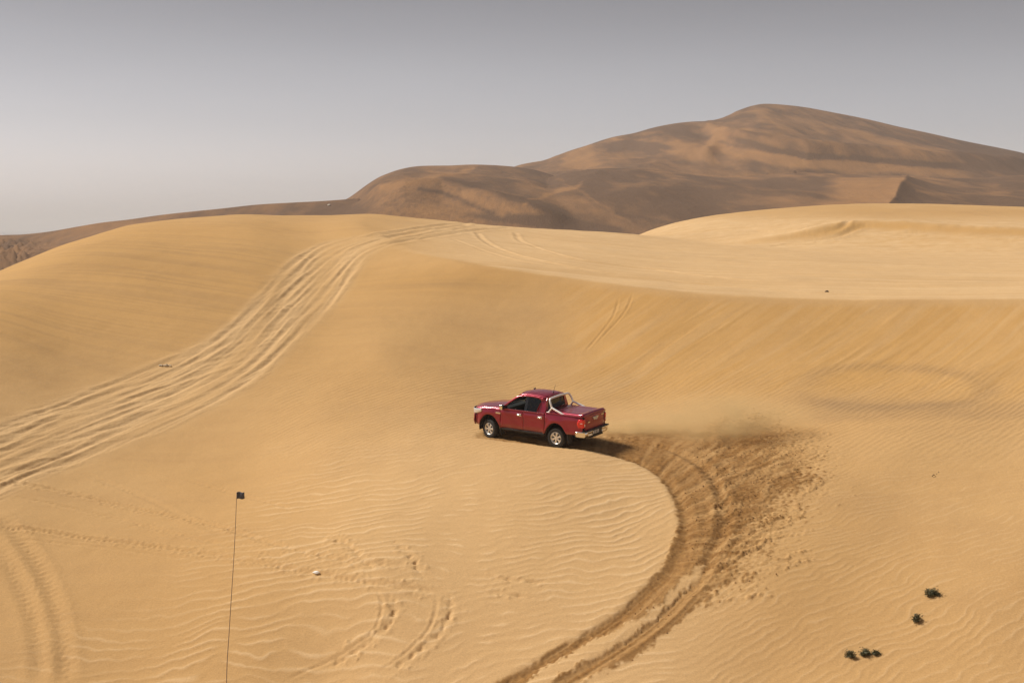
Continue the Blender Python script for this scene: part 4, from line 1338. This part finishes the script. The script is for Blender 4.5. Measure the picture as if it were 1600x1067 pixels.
# --- sports bar
bm = bmesh.new()
hoop = []
R0 = 0.038
side = [(-1.290, 0.770, 1.375), (-1.250, 0.765, 1.50), (-1.190, 0.735, 1.62), (-1.165, 0.685, 1.685), (-1.160, 0.60, 1.708), (-1.160, 0.30, 1.722), (-1.160, 0, 1.728)]
pth = side + [(x, -y, z) for x, y, z in side[::-1][1:]]
tube(bm, smooth_path(pth, 5), R0, 12)
for s in (-1, 1):
    tube(bm, smooth_path([(-1.305, s * .770, 1.385), (-1.235, s * .79, 1.30), (-1.165, s * .800, 1.215)], 4), R0 * .92, 10)
    tube(bm, smooth_path([(-1.295, s * .768, 1.395), (-1.42, s * .785, 1.345), (-1.72, s * .815, 1.245), (-1.80, s * .82, 1.215)], 5), R0, 10)
    bevel_box(bm, (-1.16, s * .80, 1.222), (0.13, 0.09, 0.02), 0.005)
    bevel_box(bm, (-1.80, s * .82, 1.222), (0.14, 0.07, 0.02), 0.005)
bm_obj('sports_bar', bm, BRUSHED, truck, True)

# --- roof fittings
an = empty('antenna'); an.parent = truck
bm = bmesh.new(); tube(bm, [(-0.86, 0, 1.775), (-0.87, 0, 1.80), (-0.885, 0, 1.845)], [0.05, 0.038, 0.016], 10)
bm_obj('antenna_base', bm, BLACK, an, True)
bm = bmesh.new(); tube(bm, [(-0.885, 0, 1.84), (-0.98, 0, 2.12)], [0.008, 0.005], 6)
bm_obj('antenna_mast', bm, BLACK, an, True)
bm = bmesh.new(); tube(bm, [(0.20, -0.30, 1.79), (0.17, -0.30, 1.82), (0.12, -0.30, 1.84)], [0.04, 0.03, 0.012], 8)
bm_obj('roof_fin', bm, BLACK, truck, True)

# --- wheels
def tyre_mesh():
    prof = [(0.215, -0.105), (0.225, -0.118), (0.262, -0.130), (0.310, -0.134), (0.350, -0.128), (0.374, -0.112), (0.385, -0.090), (0.388, -0.045), (0.389, 0), (0.388, 0.045), (0.385, 0.090), (0.374, 0.112), (0.350, 0.128), (0.310, 0.134), (0.262, 0.130), (0.225, 0.118), (0.215, 0.105)]
    n = 72; V = []; Fc = []
    for i in range(n):
        a = 2 * math.pi * i / n
        for k, (r, y) in enumerate(prof):
            rr = r
            if r > 0.38: rr -= 0.009 * ((i + (1 if y > 0 else 0)) % 2) 
            elif 0.34 < r < 0.38: rr -= 0.006 * (i % 2)
            V.append((rr * math.cos(a), y, rr * math.sin(a)))
    m = len(prof)
    for i in range(n):
        for k in range(m - 1):
            Fc.append((i * m + k, i * m + k + 1, ((i + 1) % n) * m + k + 1, ((i + 1) % n) * m + k))
    return V, Fc
def rim_bm():
    bm = bmesh.new()
    n = 60
    prof = [(0.222, -0.112), (0.232, -0.120), (0.226, -0.100), (0.205, -0.085), (0.198, 0.0), (0.205, 0.085), (0.216, 0.106), (0.234, 0.122), (0.224, 0.126), (0.204, 0.100), (0.192, 0.050)]
    rings = []
    for r, y in prof:
        rings.append([bm.verts.new((r * math.cos(2 * math.pi * k / n), y, r * math.sin(2 * math.pi * k / n))) for k in range(n)])
    for a, b in zip(rings[:-1], rings[1:]):
        for k in range(n):
            bm.faces.new((a[k], a[(k + 1) % n], b[(k + 1) % n], b[k]))
    # six broad spokes, outer face at y = +
    for sp in range(6):
        a0 = sp * math.pi / 3 + 0.26
        def P(r, t, y): 
            a = a0 + t
            return bm.verts.new((r * math.cos(a), y, r * math.sin(a)))
        sec = []
        for r, hwid, y in ((0.045, 0.032, 0.098), (0.09, 0.030, 0.104), (0.15, 0.038, 0.104), (0.205, 0.056, 0.096)):
            t = hwid / r
            sec.append([P(r, -t, y - 0.035), P(r, -t, y - 0.004), P(r, -t * .35, y), P(r, t * .35, y), P(r, t, y - 0.004), P(r, t, y - 0.035)])
        for a, b in zip(sec[:-1], sec[1:]):
            for k in range(5): bm.faces.new((a[k], a[k + 1], b[k + 1], b[k]))
    # hub and cap
    for r, y0, y1 in ((0.078, 0.04, 0.100), (0.040, 0.095, 0.116)):
        c0 = [bm.verts.new((r * math.cos(2 * math.pi * k / 24), y0, r * math.sin(2 * math.pi * k / 24))) for k in range(24)]
        c1 = [bm.verts.new((r * .92 * math.cos(2 * math.pi * k / 24), y1, r * .92 * math.sin(2 * math.pi * k / 24))) for k in range(24)]
        for k in range(24): bm.faces.new((c0[k], c0[(k + 1) % 24], c1[(k + 1) % 24], c1[k]))
        bm.faces.new(c1)
    bmesh.ops.recalc_face_normals(bm, faces=bm.faces[:])
    return bm
wh = empty('wheel')
tV, tF = tyre_mesh()
ty = mesh_obj('tyre', tV, tF, RUBBER, wh)
ri = bm_obj('rim', rim_bm(), SATIN, wh)
bm = bmesh.new()
r_ = bmesh.ops.create_cone(bm, cap_ends=True, segments=40, radius1=0.195, radius2=0.195, depth=0.05, matrix=Matrix.Rotation(math.pi / 2, 4, 'X'))
di = bm_obj('brake_disc', bm, DARKMETAL, wh)
di.location = (0, 0.0, 0)
spots_w = [(WB_F, 1, -12), (WB_F, -1, -11), (WB_R, 1, 0), (WB_R, -1, 0)]
for i, (ax, s, st) in enumerate(spots_w):
    if i == 0: w = wh; kids = []
    else:
        w = wh.copy(); COL.objects.link(w)
        for ch in (ty, ri, di):
            c = ch.copy(); COL.objects.link(c); c.parent = w
    w.parent = truck
    w.location = (ax, s * TRK, 0.385)
    w.rotation_euler = Euler((0, random.uniform(0, 1), math.radians(st) + (0 if s > 0 else math.pi)), 'XYZ')

# --- cabin
bm = bmesh.new()
bevel_box(bm, (0.86, 0, 1.07), (0.36, 1.50, 0.22), 0.05)
bm_obj('dashboard', bm, BLACK, truck)
def seat(y, x=0.02, w=0.50):
    bm = bmesh.new()
    bevel_box(bm, (x, y, 0.90), (0.52, w, 0.16), 0.05)
    bevel_box(bm, (x - 0.30, y, 1.20), (0.13, w, 0.58), 0.05, Euler((0, -0.22, 0)))
    bevel_box(bm, (x - 0.40, y, 1.56), (0.09, w * 0.5, 0.17), 0.035, Euler((0, -0.15, 0)))
    return bm_obj('seat', bm, CLOTH, truck, True)
seat(0.38); seat(-0.38)
bm = bmesh.new()
bevel_box(bm, (-0.70, 0, 0.90), (0.50, 1.36, 0.16), 0.05)
bevel_box(bm, (-0.93, 0, 1.16), (0.12, 1.36, 0.55), 0.04, Euler((0, -0.12, 0)))
bm_obj('rear_bench', bm, CLOTH, truck, True)
bm = bmesh.new()
c0 = Vector((0.56, -0.38, 1.16)); nrm = Vector((-0.86, 0, 0.5)).normalized(); ua = Vector((0, 1, 0)); ub = nrm.cross(ua)
tube(bm, [c0 + 0.185 * (math.cos(t) * ua + math.sin(t) * ub) for t in np.linspace(0, 2 * math.pi, 25)], 0.016, 8)
for t in (0, math.pi, 1.5 * math.pi):
    tube(bm, [c0, c0 + 0.18 * (math.cos(t) * ua + math.sin(t) * ub)], 0.012, 6)
tube(bm, [c0, c0 - nrm * 0.25], 0.03, 8)
bm_obj('steering_wheel', bm, BLACK, truck, True)

# --- the shell sits tall on its suspension: stretch the band between bumper height and waist
def zmap(z):
    return z + LIFT * min(1.0, max(0.0, (z - 0.76) / (1.14 - 0.76))) + max(0.0, z - 1.14) * 0.03
LIFT = 0.11
def lift_tree(o, skip=()):
    for ch in o.children:
        if ch in skip or ch.name.startswith(('wheel', 'chassis')) and not ch.name.startswith('wheel_arch'): continue
        if ch.type == 'MESH' and not ch.name.startswith('plate_lettering'):
            for v in ch.data.vertices: v.co.z = zmap(v.co.z)
        lift_tree(ch, skip)
bpy.context.view_layer.update()
lift_tree(truck)

# ------------------------------------------------------------------ the driver
def skin_mesh(name, verts, edges, radii, mat, parent, sub=2, root=0):
    me = bpy.data.meshes.new(name)
    me.from_pydata(verts, edges, [])
    o = bpy.data.objects.new(name, me); COL.objects.link(o)
    md = o.modifiers.new('skin', 'SKIN'); md.use_smooth_shade = True
    for i, r in enumerate(radii):
        sv = me.skin_vertices[0].data[i]
        sv.radius = r if isinstance(r, tuple) else (r, r)
        sv.use_root = (i == root)
    ss = o.modifiers.new('sub', 'SUBSURF'); ss.levels = sub; ss.render_levels = sub
    dg = bpy.context.evaluated_depsgraph_get(); dg.update()
    m2 = bpy.data.meshes.new_from_object(o.evaluated_get(dg))
    m2.materials.clear(); m2.materials.append(mat); m2.name = name
    m2.polygons.foreach_set('use_smooth', [True] * len(m2.polygons))
    bpy.data.objects.remove(o)
    o = bpy.data.objects.new(name, m2); COL.objects.link(o); o.parent = parent
    return o
SKINM = simple('skin', (0.36, 0.19, 0.12), 0.55)
SHIRT = simple('pale_shirt_cloth', (0.33, 0.29, 0.22), 0.9)
TROUS = simple('dark_trousers', (0.04, 0.045, 0.06), 0.9)
HAIRM = simple('dark_hair', (0.03, 0.02, 0.015), 0.7)
dr = empty('person', truck.location); dr.rotation_euler = truck.rotation_euler
tag(dr, 'driver in a pale shirt seated at the wheel inside the red pickup', 'person')
Y0 = -0.38
V = [(0.0, Y0, 1.02), (-0.09, Y0, 1.20), (-0.14, Y0, 1.36), (-0.13, Y0, 1.455), (-0.10, Y0, 1.52), (-0.085, Y0, 1.60), (-0.09, Y0, 1.655)]
Rr = [(.15, .13), (.15, .11), (.15, .10), .052, .068, .082, .06]
E = [(0, 1), (1, 2), (2, 3), (3, 4), (4, 5), (5, 6)]
hands = []
for s in (-1, 1):
    b = len(V)
    V += [(-0.13, Y0 + s * .17, 1.385), (0.06, Y0 + s * .235, 1.20), (0.36, Y0 + s * .185, 1.235), (0.45, Y0 + s * .175, 1.255)]
    Rr += [.058, .045, .030, (.036, .018)]
    E += [(2, b), (b, b + 1), (b + 1, b + 2), (b + 2, b + 3)]
    hands.append((0.45, Y0 + s * .175, 1.255, s))
    c = len(V)
    V += [(0.06, Y0 + s * .10, 1.00), (0.46, Y0 + s * .14, 1.03), (0.80, Y0 + s * .12, 0.72), (0.92, Y0 + s * .12, 0.73)]
    Rr += [.085, .060, .042, .035]
    E += [(0, c), (c, c + 1), (c + 1, c + 2), (c + 2, c + 3)]
body = skin_mesh('body', V, E, Rr, SKINM, dr)
bm = bmesh.new(); bm.from_mesh(body.data)
for hx0, hy0, hz0, s in hands:                    # fingers closed round the rim, thumb along its inside
    for k, ln in enumerate((.060, .068, .064, .050)):
        q = (k - 1.5) * .019
        tube(bm, [(hx0 + .02, hy0 - s * .01 + s * .008, hz0 + q), (hx0 + .05, hy0 + s * .025, hz0 + q + .01), (hx0 + .05 + ln * .45, hy0 + s * .020, hz0 + q + .012), (hx0 + .04 + ln * .5, hy0 - s * .006, hz0 + q + .010)], [.0095, .009, .008, .007], 6)
    tube(bm, [(hx0 + .0, hy0 - s * .02, hz0 + .01), (hx0 + .03, hy0 - s * .035, hz0 + .03), (hx0 + .055, hy0 - s * .03, hz0 + .045)], [.011, .010, .008], 6)
# face: nose, brow, ears, mouth
tube(bm, [(-0.015, Y0, 1.60), (0.012, Y0, 1.575), (-0.005, Y0, 1.562)], [.009, .013, .010], 6)
for s in (-1, 1):
    tube(bm, [(-0.09, Y0 + s * .078, 1.60), (-0.10, Y0 + s * .088, 1.59), (-0.09, Y0 + s * .080, 1.565)], [.010, .012, .007], 6)
bm.to_mesh(body.data); bm.free()
for s in (-1, 1):
    bm = bmesh.new()
    bmesh.ops.create_icosphere(bm, subdivisions=2, radius=0.011, matrix=Matrix.Translation((-0.016, Y0 + s * .030, 1.598)))
    bm_obj('eye', bm, HAIRM, dr)
bm = bmesh.new(); bevel_box(bm, (-0.012, Y0, 1.540), (0.012, 0.045, 0.008), 0.003)
bm_obj('mouth', bm, HAIRM, dr)
sh_V = [V[0], V[1], V[2], (-0.135, Y0, 1.43)]; sh_E = [(0, 1), (1, 2), (2, 3)]; sh_R = [(.165, .145), (.163, .125), (.160, .112), .066]
for s in (-1, 1):
    b = len(sh_V)
    sh_V += [(-0.13, Y0 + s * .17, 1.385), (0.03, Y0 + s * .226, 1.23)]; sh_R += [.070, .058]; sh_E += [(2, b), (b, b + 1)]
skin_mesh('shirt', sh_V, sh_E, sh_R, SHIRT, dr)
tr_V = [V[0]]; tr_E = []; tr_R = [(.16, .125)]
for s in (-1, 1):
    c = len(tr_V)
    tr_V += [(0.06, Y0 + s * .10, 1.00), (0.46, Y0 + s * .14, 1.03), (0.78, Y0 + s * .12, 0.74)]; tr_R += [.097, .072, .052]; tr_E += [(0, c), (c, c + 1), (c + 1, c + 2)]
skin_mesh('trousers', tr_V, tr_E, tr_R, TROUS, dr)
bm = bmesh.new()
bmesh.ops.create_icosphere(bm, subdivisions=3, radius=1.0, matrix=Matrix.Translation((-0.108, Y0, 1.625)) @ Matrix.Diagonal((.098, .092, .090, 1)))
bmesh.ops.delete(bm, geom=[v for v in bm.verts if v.co.z < 1.60 and v.co.x > -0.11 or v.co.z < 1.565 or (v.co.x > -0.03 and v.co.z < 1.67)], context='VERTS')
bm_obj('hair', bm, HAIRM, dr, True)

bpy.context.view_layer.update()
lift_tree(dr)

# ------------------------------------------------------------------ flag on its whip pole
POLE = simple('dark_fibreglass', (0.26, 0.20, 0.165), 0.6)
FLAG = simple('slate_flag_cloth', (0.085, 0.090, 0.115), 0.9)
PD = 31.6
def P3(px, py, D):
    x, y, z = unproj(px, py, D); return (float(x), float(y), float(z) + CAMZ)
top = P3(370.0, 769, PD); mid1 = P3(366.0, 860, PD); mid2 = P3(358.5, 980, PD); low = P3(354, 1067, PD)
gx_, gy_ = low[0] - 0.04, PD
gz_ = ground_z(gx_, gy_)
fp = empty('flag_pole', (gx_, gy_, gz_))
tag(fp, 'thin tall whip pole with a small slate flag standing in the lower left sand', 'flag pole')
O_ = Vector((gx_, gy_, gz_))
loc_ = lambda p: tuple(Vector(p) - O_)
pts = smooth_path([(0, 0, -0.15), loc_(low), loc_(mid2), loc_(mid1), loc_(top)], 8)
bm = bmesh.new(); tube(bm, pts, [0.012 - 0.005 * i / (len(pts) - 1) for i in range(len(pts))], 8)
bm_obj('pole', bm, POLE, fp, True)
T = Vector(loc_(top))
def flag_fn(a, b):
    return (T.x - 0.012 + 0.205 * a, T.y + 0.025 * math.sin(a * 5.0 + b * 1.5), T.z - 0.005 + 0.022 * a - 0.17 * b + 0.012 * math.sin(a * 6))
fl = surf('flag', flag_fn, 12, 9, FLAG, fp); solid(fl, 0.004, 0)

# ------------------------------------------------------------------ low shrubs
LEAF = bpy.data.materials.new('shrub_leaf'); LEAF.use_nodes = True
_nt = LEAF.node_tree; _b = _nt.nodes['Principled BSDF']; _b.inputs['Roughness'].default_value = 0.6
_tc = _nt.nodes.new('ShaderNodeTexCoord').outputs['Object']
_nt.links.new(mixc(_nt, noise(_nt, _tc, 9, 3), (0.030, 0.036, 0.013, 1), (0.13, 0.122, 0.045, 1)), _b.inputs['Base Color'])
TWIG = simple('dry_twig', (0.10, 0.058, 0.030), 0.9)
def shrub(px, py, wpx, hpx_, label, seed, lobes):
    rng = random.Random(seed)
    x, y, z = spot(px, py + hpx_ * 0.35)
    m = y / F
    w, h = wpx * m / 2 * .88, hpx_ * m * 0.85
    t = empty('shrub', (x, y, z)); tag(t, label, 'shrub', 'low green shrubs growing in the sand at lower right')
    bm = bmesh.new(); bs = bmesh.new()
    for (ox, oy, sc) in lobes:
        cx, cy = ox * w, oy * w
        for k in range(int(9 * sc + 3)):
            a = rng.uniform(0, 2 * math.pi); r = rng.uniform(.3, 1) * w * 0.42 * sc
            tip = Vector((cx + r * math.cos(a), cy + r * math.sin(a), h * sc * rng.uniform(.45, 1.0)))
            base = Vector((cx * .8, cy * .8, -0.02))
            midp = (base + tip) / 2 + Vector((rng.uniform(-.03, .03), rng.uniform(-.03, .03), .03))
            tube(bs, [base, midp, tip], [.006, .005, .003], 5)
            for q in range(17):
                u_ = rng.uniform(.25, 1.05)
                c = base.lerp(tip, u_) + Vector((rng.gauss(0, .045), rng.gauss(0, .045), rng.gauss(0, .03)))
                if c.z < 0: c.z = .01
                n = Vector((rng.gauss(0, 1), rng.gauss(0, 1), rng.gauss(.5, 1))).normalized()
                a1 = n.orthogonal().normalized(); a1.rotate(Matrix.Rotation(rng.uniform(0, 6.28), 3, n)); a2 = n.cross(a1)
                L, W = rng.uniform(.020, .042), rng.uniform(.008, .014)
                vs = [bm.verts.new(c + p) for p in (-a1 * L, a2 * W + n * .003, a1 * L, -a2 * W + n * .003)]
                bm.faces.new(vs[:3]); bm.faces.new((vs[0], vs[2], vs[3]))
    bm_obj('foliage', bm, LEAF, t); bm_obj('stems', bs, TWIG, t)
    return t
shrub(1456, 926, 27, 13, 'widest of the green shrubs, alone at the upper right of them', 1, [(-.55, -.1, .9), (-.1, .2, 1.0), (.4, .25, 1.1), (.75, 0, .6)])
shrub(1432, 966, 14, 13, 'small upright shrub just below and left of the widest one', 2, [(-.3, -.3, 1.0), (.45, .4, 1.1)])
shrub(1329, 1022, 11, 11, 'leftmost shrub of the bottom row, forked into two tufts', 3, [(-.5, .5, 1.0), (.35, -.5, 1.0)])
shrub(1352, 1019, 17, 10, 'middle shrub of the bottom row, long and low', 4, [(-.5, -.2, .8), (.05, .1, 1.2), (.6, .4, .8)])
shrub(1368, 1019, 10, 6, 'smallest shrub, at the right end of the bottom row', 5, [(0, 0, 1.0), (.4, .1, .7)])

# ------------------------------------------------------------------ litter, bones, twig, stones
PAPER = simple('white_plastic', (0.78, 0.76, 0.72), 0.5)
BONE = simple('bleached_bone', (0.58, 0.50, 0.38), 0.8)
STONE = simple('pale_stone', (0.62, 0.55, 0.46), 0.9)
def crumple(name, px, py, sx, sy, sz, mat, label, cat, seed, rot=0.0, sub=3):
    x, y, z = spot(px, py)
    bm = bmesh.new(); bmesh.ops.create_icosphere(bm, subdivisions=sub, radius=1.0)
    rng = random.Random(seed)
    dirs = [Vector((rng.gauss(0, 1), rng.gauss(0, 1), rng.gauss(0, 1))).normalized() for _ in range(14)]
    for v in bm.verts:
        d = v.co.normalized()
        k = 1.0
        for q, dd in enumerate(dirs):
            k -= (0.22 if q % 2 else -0.25) * max(0, d.dot(dd)) ** 6
        v.co = Vector((d.x * k * sx, d.y * k * sy, max(d.z * k * sz, -sz * .5)))
        v.co.rotate(Matrix.Rotation(rot, 3, 'Z'))
    o = bm_obj(name, bm, mat, None); o.location = (x, y, z + sz * .42)
    tag(o, label, cat)
    return o
crumple('plastic_scrap', 494.5, 894, .115, .05, .045, PAPER, 'crumpled white plastic scrap on the sand beside the faint crossing tracks', 'litter', 3, -0.35)
# bleached bones / driftwood at the edge of the old track bundle
x, y, z = spot(258, 572)
bones = empty('bone_heap', (x, y, z)); tag(bones, 'bleached bones lying at the upper edge of the old track bundle', 'bones')
rng = random.Random(9)
for k, (ax_, ay_, bx_, by_, r, h) in enumerate([(-.27, .03, -.14, -.02, .045, .06), (-.12, .0, .08, .05, .028, .05), (-.04, -.05, .16, .02, .022, .07), (.06, .04, .30, -.02, .026, .05), (.02, -.06, .12, .10, .020, .10), (.14, .0, .26, .07, .018, .06)]):
    bm = bmesh.new()
    tube(bm, smooth_path([(ax_, ay_, .02), ((ax_ + bx_) / 2, (ay_ + by_) / 2, h), (bx_, by_, .02)], 4), [r * 1.3, r, r * .8, r * .75, r * .7, r * .75, r * .8, r, r * 1.2][:9], 7)
    bm_obj('bone', bm, BONE, bones, True)
x, y, z = spot(1463, 742)
tw = empty('dead_twig', (x, y, z)); tag(tw, 'thin dead twig half buried in smooth sand on the right', 'twig')
bm = bmesh.new()
tube(bm, smooth_path([(-.20, -.16, -.01), (-.13, -.10, .045), (-.08, -.05, .01)], 4), .013, 6)
tube(bm, smooth_path([(-.02, .05, -.01), (.05, .12, .03), (.13, .20, .03), (.16, .25, .09)], 4), .009, 6)
bm_obj('stick', bm, TWIG, tw, True)
crumple('stone', 1292, 457, .10, .09, .06, simple('dark_stone', (0.12, 0.08, 0.05), .9), 'small dark stone on the pale plateau above the slip face', 'stone', 12)
# pale boulder on the distant ridge
bD = 430.0
def hill_z(px, D):
    zz, _, _ = hills_height(np.array([px]), np.array([D]), np.array([(px - 800) / F * D]), np.array([D])); return float(zz[0]) + CAMZ
cand = [(abs(proj((516 - 800) / F * D, D, hill_z(516, D) - CAMZ)[1] - 322), D) for D in np.arange(330, 478, 2.0)]
bD = min(cand)[1]
bm = bmesh.new(); bmesh.ops.create_icosphere(bm, subdivisions=2, radius=1.0)
for v in bm.verts: v.co = Vector((v.co.x * .62, v.co.y * .5, v.co.z * .40)) * (1 + 0.12 * math.sin(v.co.x * 7 + v.co.y * 5))
o = bm_obj('boulder', bm, STONE, None); o.location = ((516 - 800) / F * bD, bD, hill_z(516, bD) + .25)
tag(o, 'tiny pale boulder on the far brown ridge at left', 'boulder')

# ------------------------------------------------------------------ clods thrown out by the wheels
rng = np.random.RandomState(3)
CL_V, CL_F = [], []
ico = bmesh.new(); bmesh.ops.create_icosphere(ico, subdivisions=1, radius=1.0)
iv = np.array([v.co[:] for v in ico.verts]); iff = [[v.index for v in f.verts] for f in ico.faces]; ico.free()
sel_i = np.nonzero(damp_.ravel() > 0.35)[0]
outer = np.array([on_land([a], [b])[0][:2] for a, b in FRESH_OUT])
pick = rng.choice(sel_i, 3600, replace=False)
flat = lambda A: A.ravel()[pick]
cx_, cy_, cz_ = flat(Xg), flat(Yg), flat(Zg)
ppx, ppy = proj(cx_, cy_, cz_)
n_c = 0
for x, y, z, a, b in zip(cx_, cy_, cz_, ppx, ppy):
    right_ = a > 1080 and b < 940
    if not right_ and rng.rand() > 0.35: continue
    if a < 960: continue
    r = (0.010 + 0.028 * rng.rand() ** 3) * (0.85 if right_ else 0.8)
    M = np.array(Euler(tuple(rng.rand(3) * 6)).to_matrix())
    vv = (iv * np.array([1, .8, .65]) * (1 + .25 * rng.randn(len(iv), 1) * .5)) @ M.T * r + np.array([x, y, z + CAMZ + r * .3])
    base_i = len(CL_V); CL_V.extend(vv.tolist()); CL_F.extend([[base_i + q for q in f] for f in iff]); n_c += 1
def clod_mat():
    m = bpy.data.materials.new('damp_sand_clod'); m.use_nodes = True
    nt = m.node_tree; b = nt.nodes['Principled BSDF']; b.inputs['Roughness'].default_value = .97
    g = nt.nodes.new('ShaderNodeNewGeometry').outputs['Position']
    nt.links.new(mixc(nt, noise(nt, g, 9, 3), (0.20, 0.10, 0.036, 1), (0.40, 0.23, 0.10, 1)), b.inputs['Base Color'])
    return m
cl_o = mesh_obj('sand_clods', CL_V, CL_F, clod_mat(), None, False); tag(cl_o, 'small clods of damp sand thrown along the outside of the fresh tracks', 'sand clods', kind='stuff')

# ------------------------------------------------------------------ sand hanging in the air behind the truck
def dust(name, px, py, D, sx, sy, sz, dens, label, scale, thr, rotz=0.0):
    p = P3(px, py, D)
    bm = bmesh.new(); bmesh.ops.create_icosphere(bm, subdivisions=3, radius=1.0)
    m = bpy.data.materials.new(name); m.use_nodes = True
    nt = m.node_tree; nt.nodes.clear()
    o_ = nt.nodes.new('ShaderNodeOutputMaterial'); v_ = nt.nodes.new('ShaderNodeVolumePrincipled')
    v_.inputs['Color'].default_value = (0.92, 0.70, 0.38, 1); v_.inputs['Anisotropy'].default_value = 0.1
    tc = nt.nodes.new('ShaderNodeTexCoord').outputs['Object']
    ln = nt.nodes.new('ShaderNodeVectorMath'); ln.operation = 'LENGTH'; nt.links.new(tc, ln.inputs[0])
    fall = nt.nodes.new('ShaderNodeMapRange'); fall.interpolation_type = 'SMOOTHSTEP'
    fall.inputs['From Min'].default_value = 1.0; fall.inputs['From Max'].default_value = 0.15
    nt.links.new(ln.outputs['Value'], fall.inputs['Value'])
    nz = noise(nt, mapped(nt, tc, scale), 1.0, 4, 0.6, 0.5)
    r = ramp(nt, nz, [(thr, 0.0), (thr + .28, 1.0)])
    mu = nt.nodes.new('ShaderNodeMath'); mu.operation = 'MULTIPLY'; nt.links.new(fall.outputs[0], mu.inputs[0]); nt.links.new(r, mu.inputs[1])
    m2 = nt.nodes.new('ShaderNodeMath'); m2.operation = 'MULTIPLY'; nt.links.new(mu.outputs[0], m2.inputs[0]); m2.inputs[1].default_value = dens
    nt.links.new(m2.outputs[0], v_.inputs['Density']); nt.links.new(v_.outputs[0], o_.inputs['Volume'])
    o = bm_obj(name, bm, m, None); o.location = p; o.scale = (sx, sy, sz); o.rotation_euler = (0, 0, rotz)
    tag(o, label, 'dust', kind='stuff')
    return o
dust('dust_cloud', 1130, 664, 50.2, 4.4, 2.8, 1.7, 1.3, 'pale sand dust drifting above the far bend of the fresh tracks', (2.2, 2.2, 1.6), 0.40)
dust('dust_plume', 985, 672, 51.0, 2.4, 1.4, 0.55, 3.0, 'low plume of sand dust just behind the rear bumper of the truck', (2.0, 2.0, 1.6), 0.38)
